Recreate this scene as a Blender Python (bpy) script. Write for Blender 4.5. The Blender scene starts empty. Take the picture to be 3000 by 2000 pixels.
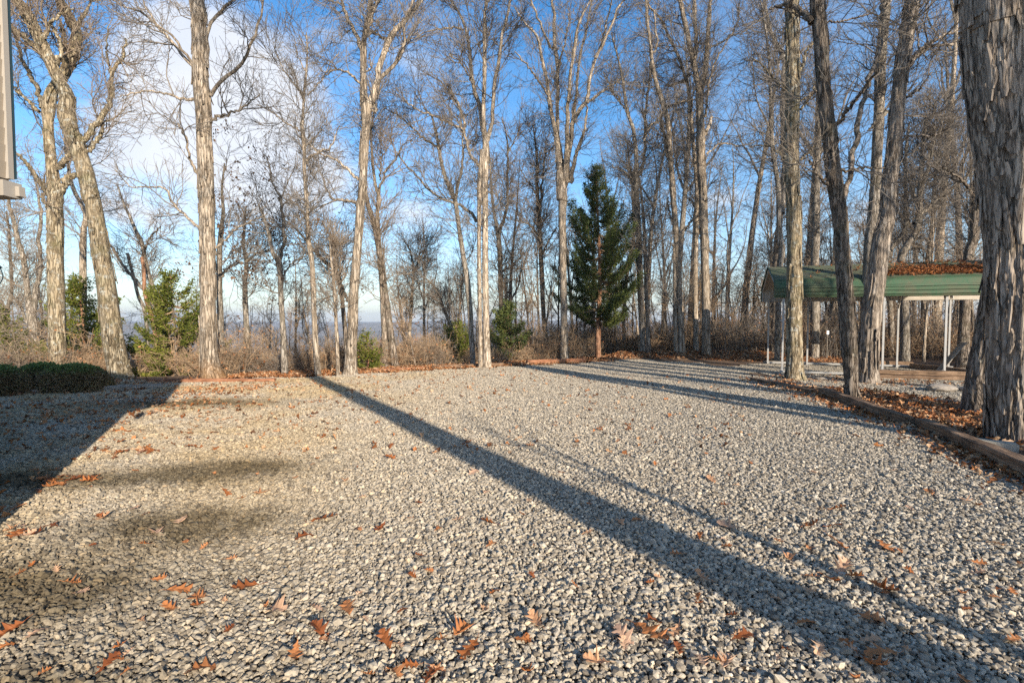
import bpy, math, random
import numpy as np
from mathutils import Vector, Matrix

S = bpy.context.scene
C = S.collection
rng = np.random.default_rng(7)
random.seed(7)
R = math.radians

# ------------------------------------------------------------------ camera maths
F = 1500.0
PITCH = R(2.35)
CAMZ = 1.6
def ray(u, v):
    a, b = (u-1500.0)/F, (1000.0-v)/F
    c, s = math.cos(PITCH), math.sin(PITCH)
    return np.array([a, c + b*s, -s + b*c])
def at_depth(u, v, d):
    r = ray(u, v)
    return np.array([0, 0, CAMZ]) + r*(d/r[1])
def smooth(a, b, x):
    t = np.clip((x-a)/(b-a), 0, 1)
    return t*t*(3-2*t)

# ------------------------------------------------------------------ noise
def _hash(i, j, k, seed):
    h = (i*374761393 + j*668265263 + k*2147483647 + seed*1274126177) & 0xffffffff
    h = ((h ^ (h >> 13))*1274126177) & 0xffffffff
    h = (h ^ (h >> 16)) & 0xffff
    return h/65535.0
def vnoise(p, seed=0):
    p = np.asarray(p, dtype=float)
    f = np.floor(p); q = p-f; q = q*q*(3-2*q)
    i = f.astype(np.int64)
    out = 0
    for dx in (0, 1):
        wx = q[..., 0] if dx else 1-q[..., 0]
        for dy in (0, 1):
            wy = q[..., 1] if dy else 1-q[..., 1]
            for dz in (0, 1):
                wz = q[..., 2] if dz else 1-q[..., 2]
                out = out + wx*wy*wz*_hash(i[..., 0]+dx, i[..., 1]+dy, i[..., 2]+dz, seed)
    return out*2-1
def fbm(p, seed=0, octv=3):
    a, s, o = 1.0, 0.0, 0.0
    p = np.asarray(p, dtype=float)
    for k in range(octv):
        o = o + a*vnoise(p*(2.0**k)+k*17.3, seed+k); s += a; a *= .5
    return o/s

# ------------------------------------------------------------------ ground
EX = [-60, -14, -11, -8, -4.8, -1, 2, 4.5, 8, 14, 30, 60]
EY = [6, 12.8, 13.6, 14.6, 16.2, 18.4, 20.2, 22.4, 23.5, 23.5, 24, 26]
def gz(x, y):
    x = np.asarray(x, dtype=float); y = np.asarray(y, dtype=float)
    s = y - np.interp(x, EX, EY)
    s = np.maximum(s, 0)
    steep = np.interp(x, [-20, 0, 10, 40], [.34, .30, .22, .2])
    z = -steep*s*s/(s+9)
    dist = np.hypot(x, y)
    floor = -58 + 10*fbm(np.stack([x/260, y/260, x*0], -1), 3, 3)
    hills = 42*smooth(500, 1300, dist)*(0.35+0.5*vnoise(np.stack([x/520+3, y/520, x*0], -1), 9)) + 30*smooth(1200, 2600, dist)
    z = np.maximum(z, floor) + hills*np.where(dist > 400, 1, 0)
    # gentle undulation of the drive
    z = z + 0.035*fbm(np.stack([x*.35, y*.35, x*0+5], -1), 5, 2)*smooth(3, 8, dist)
    # low leaf bank on the far right of the drive
    z = z + 0.28*np.exp(-((y-21.2-0.05*(x-8))/0.8)**2)*smooth(3.6, 4.6, x)*(1-smooth(10, 13, x))
    return z
def gz1(x, y): return float(gz(np.array([x]), np.array([y]))[0])

def in_poly(x, y, poly):
    x = np.asarray(x); y = np.asarray(y)
    c = np.zeros(x.shape, bool)
    n = len(poly)
    for i in range(n):
        x0, y0 = poly[i]; x1, y1 = poly[(i+1) % n]
        if y0 == y1: continue
        m = ((y0 > y) != (y1 > y)) & (x < (x1-x0)*(y-y0)/(y1-y0)+x0)
        c ^= m
    return c
DRIVE = [(-14, -1.5), (5.2, -1.5), (4.9, 3.6), (5.4, 5.4), (6.1, 7.7), (6.5, 11.0), (6.6, 12.6), (7.6, 16.7), (6.6, 19.6), (4.2, 19.9), (2, 18.6), (-1.1, 17.0), (-3.7, 15.7), (-4.8, 14.9), (-6.1, 13.9), (-7.4, 13.6), (-9.3, 13.4), (-14, 13.0)]
PADG = [(6.9, 12.0), (8.2, 11.9), (8.7, 10.0), (12.4, 10.2), (15.5, 11.5), (15.8, 15.5), (14.6, 17.2), (9.2, 18.7), (7.6, 17.2)]

# ------------------------------------------------------------------ mesh helpers
def mesh_np(name, verts, quads=None, tris=None, mats=(), smooth_=False, attr=None, mat_idx=None):
    me = bpy.data.meshes.new(name)
    verts = np.asarray(verts, dtype=np.float32).reshape(-1, 3)
    nq = 0 if quads is None else len(quads); nt = 0 if tris is None else len(tris)
    me.vertices.add(len(verts)); me.vertices.foreach_set('co', verts.ravel())
    loops = []
    if nq: loops.append(np.asarray(quads, dtype=np.int32).ravel())
    if nt: loops.append(np.asarray(tris, dtype=np.int32).ravel())
    loops = np.concatenate(loops) if loops else np.zeros(0, np.int32)
    me.loops.add(len(loops)); me.loops.foreach_set('vertex_index', loops)
    start = np.concatenate([np.arange(nq)*4, nq*4+np.arange(nt)*3]).astype(np.int32)
    tot = np.concatenate([np.full(nq, 4), np.full(nt, 3)]).astype(np.int32)
    me.polygons.add(nq+nt)
    me.polygons.foreach_set('loop_start', start); me.polygons.foreach_set('loop_total', tot)
    me.polygons.foreach_set('use_smooth', np.full(nq+nt, bool(smooth_)))
    for m in mats: me.materials.append(m)
    if mat_idx is not None: me.polygons.foreach_set('material_index', np.asarray(mat_idx, dtype=np.int32))
    me.update(calc_edges=True)
    if attr is not None:
        a = me.color_attributes.new('tint', 'FLOAT_COLOR', 'POINT')
        col = np.ones((len(verts), 4), np.float32); col[:, :attr.shape[1]] = attr
        a.data.foreach_set('color', col.ravel())
    return me
def add(name, me, parent=None, loc=(0, 0, 0), rot=None):
    o = bpy.data.objects.new(name, me); C.objects.link(o)
    o.location = loc
    if rot is not None: o.rotation_euler = rot
    if parent is not None: o.parent = parent
    return o
def tag(o, label=None, cat=None, group=None, kind=None):
    if label: o['label'] = label
    if cat: o['category'] = cat
    if group: o['group'] = group
    if kind: o['kind'] = kind
    return o
def empty(name, loc, label=None, cat=None, group=None, rz=0):
    o = bpy.data.objects.new(name, None); C.objects.link(o)
    o.location = loc; o.rotation_euler = (0, 0, rz); o.empty_display_size = .2
    return tag(o, label, cat, group)

class MB:
    """collects quads/tris, lists of parts, in one mesh"""
    def __init__(s): s.v = []; s.q = []; s.t = []; s.n = 0; s.a = []
    def add(s, v, q=None, t=None, a=None):
        v = np.asarray(v, float).reshape(-1, 3)
        s.v.append(v)
        if q is not None and len(q): s.q.append(np.asarray(q)+s.n)
        if t is not None and len(t): s.t.append(np.asarray(t)+s.n)
        if a is not None: s.a.append(np.broadcast_to(np.asarray(a, float), (len(v), 3)))
        s.n += len(v)
    def box(s, c, size, rz=0, M=None):
        x, y, z = np.array(size)/2
        v = np.array([[-x, -y, -z], [x, -y, -z], [x, y, -z], [-x, y, -z], [-x, -y, z], [x, -y, z], [x, y, z], [-x, y, z]])
        if M is not None: v = v @ np.array(M).T
        elif rz:
            cs, sn = math.cos(rz), math.sin(rz)
            v = v @ np.array([[cs, -sn, 0], [sn, cs, 0], [0, 0, 1]]).T
        s.add(v+np.array(c), [[0, 3, 2, 1], [4, 5, 6, 7], [0, 1, 5, 4], [1, 2, 6, 5], [2, 3, 7, 6], [3, 0, 4, 7]])
    def mesh(s, name, mat, sm=False):
        v = np.concatenate(s.v) if s.v else np.zeros((0, 3))
        q = np.concatenate(s.q) if s.q else None
        t = np.concatenate(s.t) if s.t else None
        a = np.concatenate(s.a) if s.a else None
        return mesh_np(name, v, q, t, [mat], sm, a)

def tubes(P, Rd, sides, mb, cap=False):
    """P (M,K,3), Rd (M,K): batch of tubes"""
    M_, K = P.shape[:2]
    T = np.gradient(P, axis=1)
    T /= np.linalg.norm(T, axis=2, keepdims=True)+1e-9
    mean = P[:, -1]-P[:, 0]; mean /= np.linalg.norm(mean, axis=1, keepdims=True)+1e-9
    ref = np.where(np.abs(mean[:, 2:3]) > .8, np.array([[1., 0.13, 0]]), np.array([[0.1, 0.2, 1.]]))
    ref = np.broadcast_to(ref[:, None, :], T.shape)
    A = np.cross(T, ref); A /= np.linalg.norm(A, axis=2, keepdims=True)+1e-9
    B = np.cross(T, A)
    th = np.arange(sides)*2*math.pi/sides
    V = P[:, :, None, :] + Rd[:, :, None, None]*(np.cos(th)[None, None, :, None]*A[:, :, None, :] + np.sin(th)[None, None, :, None]*B[:, :, None, :])
    base = (np.arange(M_)*K*sides)[:, None, None] + (np.arange(K-1)*sides)[None, :, None]
    j = np.arange(sides)[None, None, :]; j2 = (j+1) % sides
    q = np.stack([base+j, base+sides+j, base+sides+j2, base+j2], -1).reshape(-1, 4)
    mb.add(V.reshape(-1, 3), q)
    return V

def catmull(pts, n):
    pts = np.asarray(pts, float)
    m = len(pts)
    if m == 2:
        t = np.linspace(0, 1, n)[:, None]
        return pts[0]*(1-t)+pts[1]*t
    ext = np.vstack([2*pts[0]-pts[1], pts, 2*pts[-1]-pts[-2]])
    seg = np.linalg.norm(np.diff(pts[:, :3], axis=0), axis=1)
    cum = np.concatenate([[0], np.cumsum(seg)])
    s = np.linspace(0, cum[-1], n)
    out = []
    for x in s:
        i = min(int(np.searchsorted(cum, x, 'right')-1), m-2)
        t = (x-cum[i])/max(seg[i], 1e-9)
        p0, p1, p2, p3 = ext[i], ext[i+1], ext[i+2], ext[i+3]
        out.append(.5*((2*p1)+(-p0+p2)*t+(2*p0-5*p1+4*p2-p3)*t*t+(-p0+3*p1-3*p2+p3)*t**3))
    return np.array(out)

# ------------------------------------------------------------------ materials
def newmat(name):
    m = bpy.data.materials.new(name); m.use_nodes = True
    nt = m.node_tree
    b = nt.nodes['Principled BSDF']
    b.inputs['Roughness'].default_value = .85
    b.inputs['Specular IOR Level'].default_value = .25
    return m, nt, b
def N(nt, t, **kw):
    n = nt.nodes.new(t)
    for k, v in kw.items():
        if k.startswith('i_'): n.inputs[k[2:].replace('_', ' ')].default_value = v
        else: setattr(n, k, v)
    return n
def ramp(nt, fac, stops, mode='LINEAR'):
    r = nt.nodes.new('ShaderNodeValToRGB'); r.color_ramp.interpolation = mode
    cr = r.color_ramp
    while len(cr.elements) < len(stops): cr.elements.new(.5)
    for e, (p, c) in zip(cr.elements, stops):
        e.position = p; e.color = (c[0], c[1], c[2], 1) if len(c) == 3 else c
    nt.links.new(fac, r.inputs[0])
    return r.outputs[0]
def mixc(nt, fac, a, b, mode='MIX'):
    m = nt.nodes.new('ShaderNodeMix'); m.data_type = 'RGBA'; m.blend_type = mode
    for s, v in ((0, fac), (6, a), (7, b)):
        if isinstance(v, (int, float)): m.inputs[s].default_value = v
        elif isinstance(v, tuple): m.inputs[s].default_value = (v[0], v[1], v[2], 1)
        else: nt.links.new(v, m.inputs[s])
    return m.outputs[2]
def math_(nt, op, a, b=None, clamp=False):
    m = nt.nodes.new('ShaderNodeMath'); m.operation = op; m.use_clamp = clamp
    for i, v in enumerate((a, b)):
        if v is None: continue
        if isinstance(v, (int, float)): m.inputs[i].default_value = v
        else: nt.links.new(v, m.inputs[i])
    return m.outputs[0]
def noise(nt, vec, scale, detail=4, rough=.55, dist=0):
    n = N(nt, 'ShaderNodeTexNoise'); n.inputs['Scale'].default_value = scale; n.inputs['Detail'].default_value = detail
    n.inputs['Roughness'].default_value = rough; n.inputs['Distortion'].default_value = dist
    if vec is not None: nt.links.new(vec, n.inputs['Vector'])
    return n.outputs[0]
def mapping(nt, vec, scale):
    m = N(nt, 'ShaderNodeMapping'); m.inputs['Scale'].default_value = scale
    nt.links.new(vec, m.inputs['Vector']); return m.outputs[0]
def bump(nt, b, h, dist, strength=1.0):
    n = N(nt, 'ShaderNodeBump'); n.inputs['Strength'].default_value = strength; n.inputs['Distance'].default_value = dist
    nt.links.new(h, n.inputs['Height']); nt.links.new(n.outputs[0], b.inputs['Normal'])

def bark(name, dark, mid, light, lichen=.3, moss=.0, zs=1.0, bd=.03, lichc=(.42, .42, .36), foot=False):
    m, nt, b = newmat(name)
    oc = N(nt, 'ShaderNodeTexCoord').outputs['Object']
    oi = N(nt, 'ShaderNodeObjectInfo')
    mp = mapping(nt, oc, (9, 9, 1.5*zs))
    n1 = noise(nt, mp, 1.6, 7, .65, .5)
    v = N(nt, 'ShaderNodeTexVoronoi'); v.feature = 'DISTANCE_TO_EDGE'; v.inputs['Scale'].default_value = 1.5
    wob = N(nt, 'ShaderNodeVectorMath'); wob.operation = 'ADD'
    nn = N(nt, 'ShaderNodeTexNoise'); nn.inputs['Scale'].default_value = 3; nt.links.new(mp, nn.inputs['Vector'])
    nt.links.new(mp, wob.inputs[0]); nt.links.new(nn.outputs[1], wob.inputs[1])
    nt.links.new(wob.outputs[0], v.inputs['Vector'])
    crack = ramp(nt, v.outputs['Distance'], [(0, (0, 0, 0)), (.16, (1, 1, 1))])
    h = mixc(nt, .55, n1, crack)
    col = ramp(nt, n1, [(.28, dark), (.46, mid), (.68, light)])
    col = mixc(nt, crack, tuple(x*.55 for x in dark), col)
    big = noise(nt, oc, 1.3, 5, .6)
    col = mixc(nt, math_(nt, 'MULTIPLY', ramp(nt, big, [(.45, (0, 0, 0)), (.62, (1, 1, 1))]), .45), col, tuple(x*1.25 for x in mid))
    li = noise(nt, oc, 7, 6, .7)
    col = mixc(nt, math_(nt, 'MULTIPLY', ramp(nt, li, [(.56, (0, 0, 0)), (.64, (1, 1, 1))]), lichen), col, lichc)
    if moss > 0:
        mo = noise(nt, oc, 2.2, 5, .65)
        col = mixc(nt, math_(nt, 'MULTIPLY', ramp(nt, mo, [(.5, (0, 0, 0)), (.66, (1, 1, 1))]), moss), col, (.11, .12, .03))
    if foot:
        sz = N(nt, 'ShaderNodeSeparateXYZ'); nt.links.new(oc, sz.inputs[0])
        fz = math_(nt, 'ADD', sz.outputs[2], math_(nt, 'MULTIPLY', big, .8))
        col = mixc(nt, ramp(nt, fz, [(.45, (.85, .85, .85)), (.95, (0, 0, 0))]), col, mixc(nt, n1, (.16, .07, .02), (.52, .29, .12)))
    var = math_(nt, 'ADD', math_(nt, 'MULTIPLY', oi.outputs['Random'], .4), .8)
    hs = N(nt, 'ShaderNodeHueSaturation'); nt.links.new(var, hs.inputs['Value']); nt.links.new(col, hs.inputs['Color'])
    nt.links.new(hs.outputs[0], b.inputs['Base Color'])
    bump(nt, b, h, bd, .9)
    b.inputs['Roughness'].default_value = .95; b.inputs['Specular IOR Level'].default_value = .1
    return m
BARK = {
 'pale': bark('pale_bark', (.17, .125, .085), (.40, .32, .235), (.62, .53, .42), .35, 0, .8, .03, (.62, .6, .53)),
 'flare': bark('pale_flared_bark', (.17, .125, .085), (.40, .32, .235), (.62, .53, .42), .3, 0, .8, .03, (.62, .6, .53), True),
 'grey': bark('grey_bark', (.11, .09, .068), (.28, .235, .185), (.46, .41, .35), .35, .12, 1, .03),
 'lichen': bark('lichened_bark', (.12, .09, .055), (.30, .235, .15), (.47, .41, .3), .6, .25, 1, .03, (.55, .56, .5)),
 'dark': bark('dark_bark', (.065, .05, .038), (.22, .175, .135), (.44, .37, .30), .3, .15, 1, .03),
 'shag': bark('shaggy_bark', (.11, .085, .065), (.32, .26, .205), (.56, .48, .39), .15, .05, .7, .02),
 'red': bark('dead_red_wood', (.13, .06, .03), (.34, .17, .10), (.5, .32, .2), .2, 0, .6, .02),
}
def twigmat(name, a, b_):
    m, nt, b = newmat(name)
    oc = N(nt, 'ShaderNodeTexCoord').outputs['Object']
    n = noise(nt, oc, 3, 4, .6)
    col = ramp(nt, n, [(.3, a), (.7, b_)])
    nt.links.new(col, b.inputs['Base Color'])
    b.inputs['Roughness'].default_value = .9; b.inputs['Specular IOR Level'].default_value = .15
    return m
TW = {'grey': twigmat('grey_twigs', (.10, .08, .062), (.29, .25, .205)),
      'tan': twigmat('tan_twigs', (.13, .095, .065), (.33, .26, .19)),
      'brush': twigmat('brush_twigs', (.20, .13, .08), (.48, .34, .21))}

def leafmat(name, stops, use='attr', trans=0.25):
    m, nt, b = newmat(name)
    if use == 'attr':
        a = N(nt, 'ShaderNodeAttribute'); a.attribute_name = 'tint'
        sep = N(nt, 'ShaderNodeSeparateColor'); nt.links.new(a.outputs['Color'], sep.inputs[0]); f = sep.outputs[0]
    else:
        f = N(nt, 'ShaderNodeObjectInfo').outputs['Random']
    oc = N(nt, 'ShaderNodeTexCoord').outputs['Object']
    col = ramp(nt, f, stops)
    n = noise(nt, oc, 25 if use != 'attr' else 9, 3)
    col = mixc(nt, .5, col, mixc(nt, 1.0, col, ramp(nt, n, [(.3, (.55, .5, .45)), (.7, (1.25, 1.2, 1.1))]), 'MULTIPLY'))
    nt.links.new(col, b.inputs['Base Color'])
    b.inputs['Roughness'].default_value = .65
    if trans:
        tr = N(nt, 'ShaderNodeBsdfTranslucent'); nt.links.new(col, tr.inputs['Color'])
        mx = N(nt, 'ShaderNodeMixShader'); mx.inputs[0].default_value = trans
        nt.links.new(b.outputs[0], mx.inputs[1]); nt.links.new(tr.outputs[0], mx.inputs[2])
        nt.links.new(mx.outputs[0], nt.nodes['Material Output'].inputs['Surface'])
    return m
DRY = [(0, (.10, .045, .02)), (.25, (.26, .10, .035)), (.5, (.42, .17, .06)), (.75, (.50, .30, .16)), (1, (.60, .42, .27))]
M_leaf = leafmat('dry_oak_leaf', [(0, (.22, .07, .025)), (.3, (.42, .15, .045)), (.6, (.50, .22, .09)), (.85, (.62, .40, .25)), (1, (.52, .34, .24))], 'obj', .15)
M_litter = leafmat('leaf_litter_dry', DRY, 'attr', .1)
M_cling = leafmat('clinging_dry_leaves', [(0, (.07, .04, .022)), (1, (.22, .12, .06))], 'attr', .2)
M_cedar = leafmat('cedar_foliage', [(0, (.05, .075, .025)), (.5, (.115, .15, .045)), (1, (.23, .25, .075))], 'attr', .3)
M_cedar2 = leafmat('young_cedar_foliage', [(0, (.07, .095, .018)), (.5, (.17, .2, .035)), (1, (.30, .30, .055))], 'attr', .35)
M_hedge = leafmat('hedge_foliage', [(0, (.27, .18, .11)), (.4, (.22, .18, .085)), (.6, (.15, .18, .06)), (1, (.18, .28, .08))], 'attr', .2)

# ------------------------------------------------------------------ branching
def grow(P, Rd, n, tmin, tmax, Lr, ang, up, K, curl, rend=.003, rfac=.5, rk=.010, wlen=True):
    M_, Kp = P.shape[:2]
    ln = np.linalg.norm(np.diff(P, axis=1), axis=2).sum(1)
    w = ln/ln.sum()
    idx = rng.choice(M_, n, p=w)
    t = rng.uniform(0, 1, n)
    tmn = tmin[idx] if isinstance(tmin, np.ndarray) else tmin
    t = tmn+(tmax-tmn)*t
    f = t*(Kp-1); i = np.minimum(f.astype(int), Kp-2); g = (f-i)[:, None]
    p0 = P[idx, i]*(1-g)+P[idx, i+1]*g
    r0 = Rd[idx, i]*(1-g[:, 0])+Rd[idx, i+1]*g[:, 0]
    T = P[idx, i+1]-P[idx, i]; T /= np.linalg.norm(T, axis=1, keepdims=True)+1e-9
    q = rng.normal(size=(n, 3)); q -= (q*T).sum(1, keepdims=True)*T; q /= np.linalg.norm(q, axis=1, keepdims=True)
    a = np.radians(rng.uniform(ang[0], ang[1], n))[:, None]
    d = T*np.cos(a)+q*np.sin(a)
    L = rng.uniform(Lr[0], Lr[1], n)*(1.15-.6*t)
    cap = rk*L+.003
    r = np.minimum(r0*rfac, cap)
    Q = np.zeros((n, K, 3)); Q[:, 0] = p0
    st = (L/(K-1))[:, None]
    for k in range(1, K):
        d = d + rng.normal(size=(n, 3))*curl
        d[:, 2] += up
        d /= np.linalg.norm(d, axis=1, keepdims=True)
        Q[:, k] = Q[:, k-1]+d*st
    tt = np.linspace(0, 1, K)[None, :]
    RR = r[:, None]*(1-tt)+np.minimum(rend, r[:, None]*.7)*tt
    return Q, RR

def leafquads(P, size, mb, tintr=(0, 1), droop=0.0):
    n = len(P)
    a = rng.normal(size=(n, 3)); a[:, 2] -= droop; a /= np.linalg.norm(a, axis=1, keepdims=True)
    b = np.cross(a, rng.normal(size=(n, 3))); b /= np.linalg.norm(b, axis=1, keepdims=True)
    s = (size*rng.uniform(.6, 1.3, n))[:, None]
    v = np.stack([P, P+a*s*.5+b*s*.27, P+a*s, P+a*s*.45-b*s*.27], 1)
    q = np.arange(n*4).reshape(-1, 4)
    t = np.repeat(rng.uniform(tintr[0], tintr[1], n), 4)[:, None]*np.ones((1, 3))
    mb.add(v.reshape(-1, 3), q, None, t)

ZONES = {'A': (0, 0, 2.614), 'B': (0, 600, 2.614), 'C': (750, 0, 2.614), 'D': (750, 600, 2.614), 'E': (1500, 0, 2.614),
         'F': (1500, 500, 2.614), 'G': (2200, 0, 2.24), 'H': (2200, 700, 2.091)}

def trunk_mesh(P, Rd, sides, disp, mat, seed, shag=0, name='trunk', zs=1.0):
    """one detailed stem; ridged bark displaced along the radius"""
    mb = MB()
    P3 = P[None]; V = None
    T = np.gradient(P, axis=0); T /= np.linalg.norm(T, axis=1, keepdims=True)
    ref = np.array([1., .13, 0])
    A = np.cross(T, ref); A /= np.linalg.norm(A, axis=1, keepdims=True)
    B = np.cross(T, A)
    th = np.arange(sides)*2*math.pi/sides
    D = np.cos(th)[None, :, None]*A[:, None, :]+np.sin(th)[None, :, None]*B[:, None, :]
    ctr = P[:, None, :]; base = ctr+D*Rd[:, None, None]
    rr = Rd[:, None]
    # lumps + bark ridges
    pz = base[..., 2]; ang = D*np.maximum(rr, .05)[..., None]
    q = np.stack([ang[..., 0]*1, ang[..., 1]*1, pz*.16*zs], -1)
    lump = fbm(np.stack([D[..., 0]*1.2, D[..., 1]*1.2, pz*.7], -1), seed, 2)*.07
    q2 = np.stack([ang[..., 0], ang[..., 1], pz*.14*zs], -1)
    ridge = 1-np.abs(fbm(q2*17, seed+5, 3))*2.4
    fine = fbm(np.stack([ang[..., 0], ang[..., 1], pz*.3], -1)*45, seed+11, 2)
    rad = rr*(1+lump)+disp*(ridge-.4)+disp*.35*fine
    V = ctr+D*rad[..., None]
    K = len(P)
    b_ = (np.arange(K-1)*sides)[:, None]; j = np.arange(sides)[None]; j2 = (j+1) % sides
    quads = np.stack([b_+j, b_+j2, b_+sides+j2, b_+sides+j], -1).reshape(-1, 4)
    mb.add(V.reshape(-1, 3), quads)
    r2 = np.random.default_rng(seed)
    H = P[-1, 2]-P[0, 2]
    seg = np.linalg.norm(np.diff(P, axis=0), axis=1).mean()
    for s in range(shag):
        L = r2.uniform(.18, .6)*min(1.3, Rd[0]/.2); wd = r2.uniform(.03, .075)*min(1.3, Rd[0]/.2)
        n = 7
        k0 = r2.uniform(0.02, .97)*(K-1); a0 = r2.uniform(0, 2*math.pi)
        up_fl = r2.uniform(0, .02)*(r2.random() < .35); dn_fl = r2.uniform(.002, .028)*(1 if r2.random() < .8 else 2)
        dk = L/seg
        vv = []
        for e in range(n):
            te = e/(n-1)
            kk = np.clip(k0-dk*te, 0, K-1); i = int(min(kk, K-2)); g = kk-i
            c = P[i]*(1-g)+P[i+1]*g; r_ = Rd[i]*(1-g)+Rd[i+1]*g
            fl = .006+disp*.9 + up_fl*max(0, 1-te*3)**2 + dn_fl*max(0, (te-.45)/.55)**2
            aa = a0+.05*math.sin(te*3+s)
            half = wd/2/r_*(.35+.65*math.sin(math.pi*min(1, .15+te*.8)))
            for (da, ro) in ((-half, 0), (-half*.3, .010), (half*.4, .012), (half, 0), (half*.4, -.012), (-half*.3, -.012)):
                dirv = math.cos(aa+da)*A[i]+math.sin(aa+da)*B[i]
                vv.append(c+dirv*(r_+fl+ro))
        m = 6
        qs = [[e*m+x, e*m+(x+1) % m, (e+1)*m+(x+1) % m, (e+1)*m+x] for e in range(n-1) for x in range(m)]
        qs += [[0, 3, 2, 1], [0, 5, 4, 3]]
        o = (n-1)*m
        qs += [[o, o+1, o+2, o+3], [o, o+3, o+4, o+5]]
        mb.add(np.array(vv), qs)
    return mb.mesh(name, mat, shag < 200)

def parse(spec):
    stems = []
    z = None
    for st in spec.split(';'):
        pts = []
        for tok in st.split():
            if tok in ZONES: z = ZONES[tok]; continue
            x, y, w = map(float, tok.split(','))
            pts.append((z[0]+x/z[2], z[1]+y/z[2], w/z[2]))
        if pts: stems.append(pts)
    return stems

TREES = []
def traced_tree(name, label, spec, d, barkk='grey', twig='grey', nt_=1, dens=1.0, L1=(.9, 2.6), tmin=.4, leaves=0, disp=.008, shag=0, sides=20, group=None, extend=True, spread=.35, tw_up=.10, cat='tree', droop=0, lmin=.12):
    stems = parse(spec)
    P0 = at_depth(stems[0][0][0], stems[0][0][1], d)
    gx, gy = P0[0], P0[1]
    base = np.array([gx, gy, min(gz1(gx, gy), P0[2])])
    root = empty(name, base, label, cat, group)
    allP, allR, tmins = [], [], []
    crown = MB()
    ts = []
    seed = abs(hash(label)) % 1000 if False else sum(map(ord, label)) % 997
    rs = np.random.default_rng(seed)
    for si, st in enumerate(stems):
        slope = 0 if si < nt_ else rs.uniform(-spread, spread)
        pts = []
        u0, v0 = st[0][0], st[0][1]
        # starting depth: nearest already placed stem point
        dd0 = d
        if si >= nt_ and ts:
            best = 1e9
            for (PP, UV) in ts:
                e = np.hypot(UV[:, 0]-u0, UV[:, 1]-v0); k = e.argmin()
                if e[k] < best: best = e[k]; dd0 = PP[k, 1]
        run = 0
        pu, pv = u0, v0
        for (u, v, w) in st:
            run += math.hypot(u-pu, v-pv)/F*d; pu, pv = u, v
            dd = dd0+slope*run
            p = at_depth(u, v, dd)
            pts.append([*p, max(w/F*dd/2*(.93 if w > 25 else 1), .006), u, v])
        pts = np.array(pts)
        if si < nt_:   # run the stem down into the ground
            gzb = gz1(pts[0, 0], pts[0, 1])-.12
            if pts[0, 2] > gzb+.02:
                ex = pts[0].copy(); ex[2] = gzb; ex[3] *= 1.12; ex[5] += 1
                pts = np.vstack([ex, pts])
        if extend and st[-1][1] < 12 and len(pts) > 1:   # carry on above the picture
            dv = pts[-1, :3]-pts[-2, :3]; dv /= np.linalg.norm(dv)
            L = 3.0+22*pts[-1, 3]
            dv2 = dv+(np.array([rs.normal()*.12, rs.normal()*.12, .1]) if pts[-1, 3] < .2 else 0); dv2 /= np.linalg.norm(dv2)
            for f_, rf in ((.45, .62), (1.0, .12)):
                e = pts[-1].copy(); e[:3] = pts[-1, :3]+dv2*L*(.45 if f_ < .5 else .55); e[3] = max(pts[-1, 3]*rf, .008); e[5] -= 100
                pts = np.vstack([pts, e])
        ln = np.linalg.norm(np.diff(pts[:, :3], axis=0), axis=1).sum()
        K = 26
        cp = catmull(pts, K)
        Pp = cp[:, :3]; Rr = np.maximum(cp[:, 3], .005)
        if si >= nt_:      # knobbly limbs
            wob = rs.normal(size=(K, 3))*.022*np.minimum(1, Rr/.03)[:, None]; wob[0] = 0
            Pp = Pp+wob
        ts.append((Pp, cp[:, 4:6]))
        allP.append(Pp); allR.append(Rr); tmins.append(tmin if si < nt_ else lmin)
        if si < nt_:
            n = int(np.clip(ln/(.02 if sides > 80 else .045 if sides > 30 else .09), 30, 520))
            cc = catmull(pts[:, :4], n)
            tm = trunk_mesh(cc[:, :3]-base, np.maximum(cc[:, 3], .005), sides, disp, BARK[barkk], seed+si, shag if si == 0 else shag//2, 'trunk')
            add('trunk', tm, root)
        else:
            cc = catmull(pts[:, :4], 40)
            lb_ = MB(); tubes((Pp-base)[None], Rr[None], 9, lb_)
            add('limb', lb_.mesh('limb', BARK[barkk], True), root)
    P = np.array(allP)-base; Rd = np.array(allR)
    tot = np.linalg.norm(np.diff(P, axis=1), axis=2).sum()
    n1 = max(6, int(tot*2.9*dens))
    A1, R1 = grow(P, Rd, n1, np.array(tmins), .98, L1, (28, 62), .05, 8, .20, .005, .6, .010)
    A2, R2 = grow(A1, R1, n1*6, .1, .98, (.4, 1.4), (25, 60), tw_up*.5-droop, 6, .20, .004, .7, .008)
    A3, R3 = grow(A2, R2, n1*28, .1, 1., (.18, .62), (22, 55), tw_up-droop, 4, .22, .003, .8, .009)
    tubes(A1, np.maximum(R1, .006), 5, crown); tubes(A2, np.maximum(R2, .0045), 4, crown); tubes(A3, np.maximum(R3, .0035), 3, crown)
    add('crown', crown.mesh('crown', TW[twig]), root)
    if leaves:
        lb = MB()
        clumps = A3[rng.integers(0, len(A3), leaves//4), -1]
        clumps = clumps[clumps[:, 2]+base[2] < CAMZ+6]
        if len(clumps):
            pp = np.repeat(clumps, 6, 0)+rng.normal(size=(len(clumps)*6, 3))*.07
            leafquads(pp, .10, lb, (0, 1), .8)
            add('dry_leaves', lb.mesh('dry_leaves', M_cling), root)
    TREES.append(root)
    return root

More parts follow.
